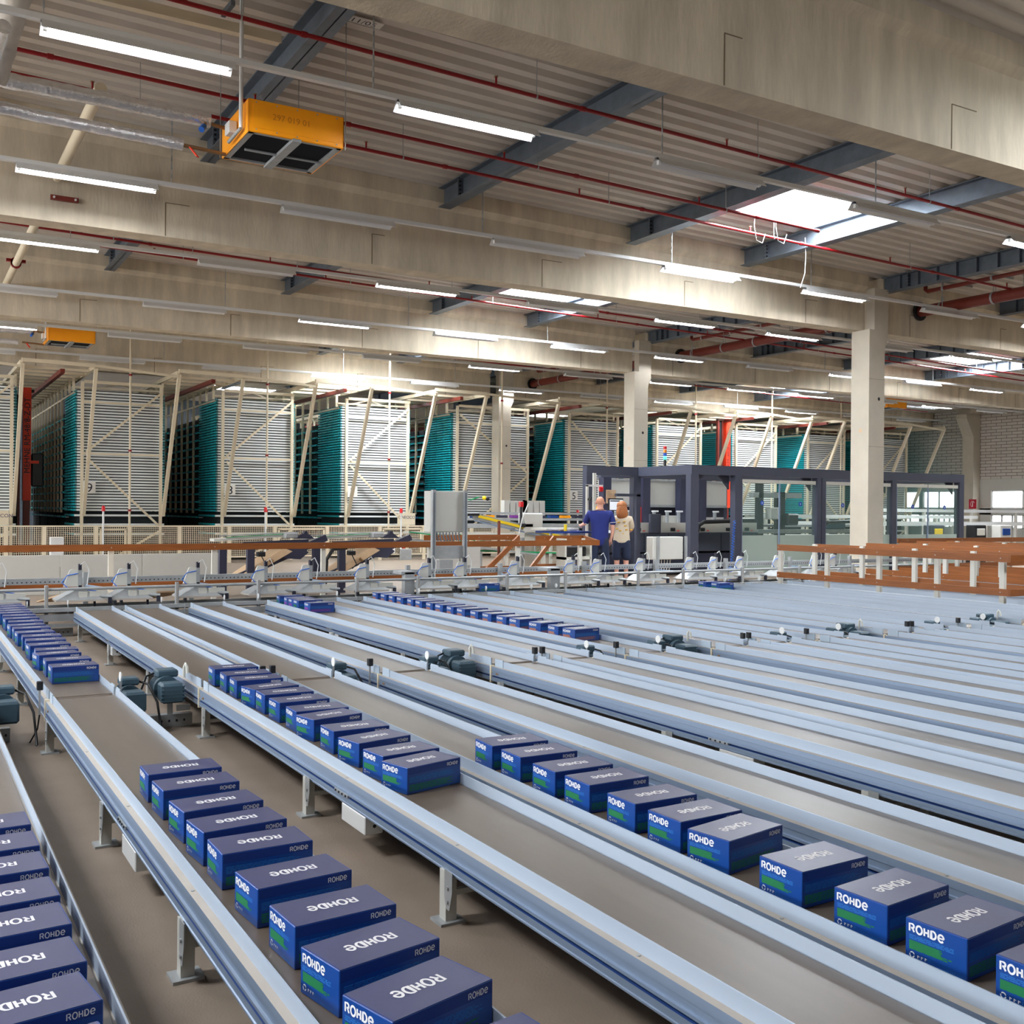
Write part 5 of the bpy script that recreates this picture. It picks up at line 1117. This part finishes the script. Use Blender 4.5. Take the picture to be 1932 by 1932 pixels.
# floor cable tray sign on fence
t = thing('warning_board', 'white warning notice with yellow triangles on the mesh fence', 'sign'); p0 = onY(703, 1034, 27.9); p1 = onY(745, 1052, 27.9); MB().box(p0.x, p1.x, 27.88, 27.9, max(0.2, p1.z), p0.z, M['paper']).build('plate', t)
b = MB()
for q in range(4): x = p0.x+0.08+q*0.11; b.prism([(x, max(0.25, p1.z)+0.02), (x+0.08, max(0.25, p1.z)+0.02), (x+0.04, max(0.25, p1.z)+0.09)], 'y', 27.87, 27.878, M['yellow'])
b.build('triangles', t)
t = thing('gate_control', 'grey gate control box with red key on the mesh fence', 'box'); p0 = onY(755, 1036, 27.85); MB().cbox(p0.x, p0.x+0.35, 27.8, 27.9, p0.z-0.32, p0.z, M['galv'], 0.01).build('housing', t); MB().box(p0.x+0.05, p0.x+0.12, 27.78, 27.8, p0.z+0.02, p0.z+0.12, M['lampred']).build('red_key', t)

# ================================================================ PEOPLE
def skin_mesh(name, verts, edges, radii, m, root, parent, sub=2):
    me = bpy.data.meshes.new(name); me.from_pydata(verts, edges, []); o = bpy.data.objects.new(name, me); COL.objects.link(o)
    md = o.modifiers.new('s', 'SKIN'); md.use_smooth_shade = True
    for i, r in enumerate(radii):
        sv = me.skin_vertices[0].data[i]; sv.radius = r if isinstance(r, tuple) else (r, r); sv.use_root = (i == root)
    sb = o.modifiers.new('b', 'SUBSURF'); sb.levels = sub; sb.render_levels = sub
    dg = bpy.context.evaluated_depsgraph_get(); ev = o.evaluated_get(dg); nm_ = bpy.data.meshes.new_from_object(ev)
    bpy.data.objects.remove(o); nm_.materials.clear(); nm_.materials.append(m)
    for p in nm_.polygons: p.use_smooth = True; p.material_index = 0
    r = bpy.data.objects.new(name, nm_); COL.objects.link(r); r.parent = parent
    return r
def chainv(V, E, R, start, pts, rad):
    prev = start
    for p, r in zip(pts, rad): V.append(p); R.append(r); E.append((prev, len(V)-1)); prev = len(V)-1
    return prev
def person(root, sh, hip, H, arms, legs, female):
    """joint skeleton in the person's own frame: x to the right in view, y away from the viewer"""
    q = 0.74 if female else 0.9
    V = [(0, 0, hip)]; R = [(0.13*q, 0.10*q)]; E = []
    s1 = chainv(V, E, R, 0, [(0, 0.0, hip+0.14), (0, 0.01, hip+0.30), (0, 0.015, sh-0.04)], [(0.125*q, 0.10*q), (0.14*q, 0.105*q), (0.13*q, 0.10*q)])
    nk = chainv(V, E, R, s1, [(0.0, 0.02, sh+0.05), (0.0, 0.03, sh+0.10)], [0.065, 0.062])
    chainv(V, E, R, nk, [(0, 0.035, H-0.17), (0, 0.03, H-0.10), (0, 0.03, H-0.045)], [(0.07, 0.08), (0.08, 0.095), (0.06, 0.075)])
    for (pts, s_) in arms:
        e = chainv(V, E, R, s1, pts, [0.056, 0.046, 0.036, 0.028])
        w = Vector(pts[-1]); d = (w-Vector(pts[-2])).normalized(); side = Vector((0, 1, 0)).cross(d).normalized()
        palm = chainv(V, E, R, e, [tuple(w+d*0.05)], [(0.034, 0.016)])
        for f in range(4):
            o_ = side*(0.028-0.019*f); L_ = (0.066, 0.078, 0.073, 0.055)[f]; b0 = w+d*0.085+o_
            chainv(V, E, R, palm, [tuple(b0), tuple(b0+d*L_*0.5+Vector((0, 0.012, 0))), tuple(b0+d*L_*0.85+Vector((0, 0.03, 0)))], [0.0095, 0.0085, 0.007])
        tb = w+d*0.02+side*0.038*s_; chainv(V, E, R, e, [tuple(tb), tuple(tb+d*0.035+side*0.012*s_), tuple(tb+d*0.06+side*0.008*s_)], [0.011, 0.010, 0.008])
    for pts in legs:
        chainv(V, E, R, 0, pts, [0.09, 0.062, 0.052, 0.036, (0.035, 0.045), (0.03, 0.022)])
    skin_mesh('body', V, E, R, M['skin'], 0, root)
az = math.radians(35.2)
# man
mp = onY(1131, 1100, 17.35); man = thing('person', 'man with cropped hair in a navy shirt and jeans, seen from behind', 'person', (mp.x, 17.35, 0), -az)
armL = [(-0.20, 0.02, 1.43), (-0.30, 0.12, 1.22), (-0.37, 0.34, 1.19), (-0.385, 0.44, 1.17)]
armR = [(0.20, 0.02, 1.43), (0.26, -0.0, 1.16), (0.245, 0.02, 0.99), (0.21, 0.05, 0.89)]
legs_m = [[(s*0.10, 0, 0.86), (s*0.12, 0.01, 0.50), (s*0.12, -0.02, 0.36), (s*0.12, 0, 0.10), (s*0.125, 0.03, 0.05), (s*0.14, 0.16, 0.035)] for s in (-1, 1)]
person(man, 1.45, 0.95, 1.77, [(armL, 1), (armR, -1)], legs_m, False)
V = [(0, 0, 0.72)]; R = [(0.19, 0.14)]; E = []
c = chainv(V, E, R, 0, [(0, 0, 0.98), (0, 0.0, 1.12), (0, 0.01, 1.26), (0, 0.01, 1.36), (0, 0.015, 1.44), (0, 0.02, 1.51)], [(0.185, 0.135), (0.19, 0.13), (0.205, 0.13), (0.20, 0.12), (0.16, 0.105), (0.095, 0.08)])
chainv(V, E, R, 4, [(-0.21, 0.02, 1.42), (-0.27, 0.09, 1.29), (-0.30, 0.13, 1.22)], [0.082, 0.072, 0.068]); chainv(V, E, R, 4, [(0.21, 0.02, 1.42), (0.255, 0.01, 1.28), (0.265, 0.0, 1.18)], [0.082, 0.074, 0.072])
shm = skin_mesh('shirt', V, E, R, M['shirtblue'], 0, man)
b = MB()
for p, q in (((-0.335, 0.10, 1.29), (-0.27, 0.04, 1.20)), ((0.20, -0.075, 1.245), (0.32, -0.065, 1.255))): b.tube([p, q], 0.006, M['white'], 6)
b.build('sleeve_piping', shm)
b = MB(); ribbon(b, arc(0, 0, 0.075, 0.07, 180, 360, 12), 0.012, M['white'], frame4((0, 0.02, 1.515), (1, 0, 0), (0, 1, 0))); b.build('collar', shm)
V = [(0, 0, 1.02)]; R = [(0.165, 0.12)]; E = []
chainv(V, E, R, 0, [(0, 0, 0.93)], [(0.18, 0.13)])
for s in (-1, 1): chainv(V, E, R, 1, [(s*0.085, 0, 0.84), (s*0.115, 0.01, 0.55), (s*0.125, 0, 0.3), (s*0.13, 0, 0.07)], [(0.105, 0.115), 0.088, 0.08, 0.085])
skin_mesh('jeans', V, E, R, M['denim'], 0, man)
b = MB(); b.ball((0, 0.028, 1.675), 0.085, M['hairgrey'], 16, (0.97, 1.12, 1.14)); b.build('hair', man)
b = MB()
for s in (-1, 1): b.ball((s*0.088, 0.04, 1.64), 0.026, M['skin'], 8, (0.5, 0.8, 1.2))
b.build('ears', man)
for s in (-1, 1):
    b = MB(); b.cbox(s*0.125-0.05, s*0.125+0.05, -0.08, 0.2, 0.0, 0.075, M['white'], 0.02); b.build('shoe', man)
# woman
wp = onY(1172, 1100, 17.4); wom = thing('person', 'woman with auburn hair in a cream shirt and dark shorts, seen from behind', 'person', (wp.x, 17.4, 0), -az)
wL = [(-0.17, 0.02, 1.33), (-0.20, 0.12, 1.12), (-0.16, 0.28, 1.06), (-0.10, 0.34, 1.06)]; wR = [(0.17, 0.02, 1.33), (0.215, 0.10, 1.12), (0.16, 0.28, 1.06), (0.08, 0.34, 1.06)]
legs_w = [[(s*0.09, 0, 0.80), (s*0.095, 0.01, 0.47), (s*0.095, -0.02, 0.34), (s*0.10, 0, 0.10), (s*0.10, 0.03, 0.05), (s*0.11, 0.14, 0.035)] for s in (-1, 1)]
person(wom, 1.35, 0.88, 1.66, [(wL, 1), (wR, -1)], legs_w, True)
V = [(0, 0, 0.80)]; R = [(0.19, 0.14)]; E = []
chainv(V, E, R, 0, [(0, 0, 0.88), (0, 0, 0.97), (0, 0.0, 1.12), (0, 0.01, 1.24), (0, 0.02, 1.32), (0, 0.02, 1.40)], [(0.19, 0.14), (0.18, 0.13), (0.165, 0.11), (0.175, 0.11), (0.15, 0.10), (0.08, 0.06)])
for s in (-1, 1): chainv(V, E, R, 5, [(s*0.17, 0.02, 1.32), (s*0.205, 0.06, 1.2), (s*0.205, 0.10, 1.10)], [0.072, 0.066, 0.062])
shw = skin_mesh('shirt', V, E, R, M['shirtcream'], 0, wom)
b = MB(); rnd = random.Random(5)
for (x, z) in ((-0.12, 1.30), (-0.06, 1.25), (0.07, 1.18), (0.10, 1.10), (-0.10, 1.12), (0.02, 1.02), (0.20, 1.10), (-0.03, 1.08), (0.05, 1.27)):
    b.ball((x, -0.105 if abs(x) < 0.15 else -0.0, z), 0.02, M['shirtspot'], 8, (1.6, 0.4, 0.8))
b.build('leaf_print', shw)
V = [(0, 0, 0.96)]; R = [(0.165, 0.12)]; E = []
chainv(V, E, R, 0, [(0, 0, 0.86)], [(0.175, 0.13)])
for s in (-1, 1): chainv(V, E, R, 1, [(s*0.09, 0, 0.78), (s*0.10, 0.0, 0.6), (s*0.105, 0, 0.45)], [(0.115, 0.12), 0.10, 0.098])
skin_mesh('shorts', V, E, R, M['denim'], 0, wom)
V = [(0, 0.02, 1.56)]; R = [(0.10, 0.11)]; E = []
chainv(V, E, R, 0, [(0, 0.01, 1.54), (0.005, -0.02, 1.45), (0.01, -0.045, 1.37), (0.02, -0.05, 1.33)], [(0.12, 0.12), (0.135, 0.10), (0.13, 0.065), (0.07, 0.035)])
skin_mesh('hair', V, E, R, M['hairred'], 0, wom)
MB().ball((0, 0.03, 1.585), 0.108, M['hairred'], 18, (1.0, 1.08, 1.0)).build('crown_hair', wom)
for s in (-1, 1): b = MB(); b.cbox(s*0.10-0.045, s*0.10+0.045, -0.07, 0.18, 0.0, 0.07, M['white'], 0.02); b.build('shoe', wom)
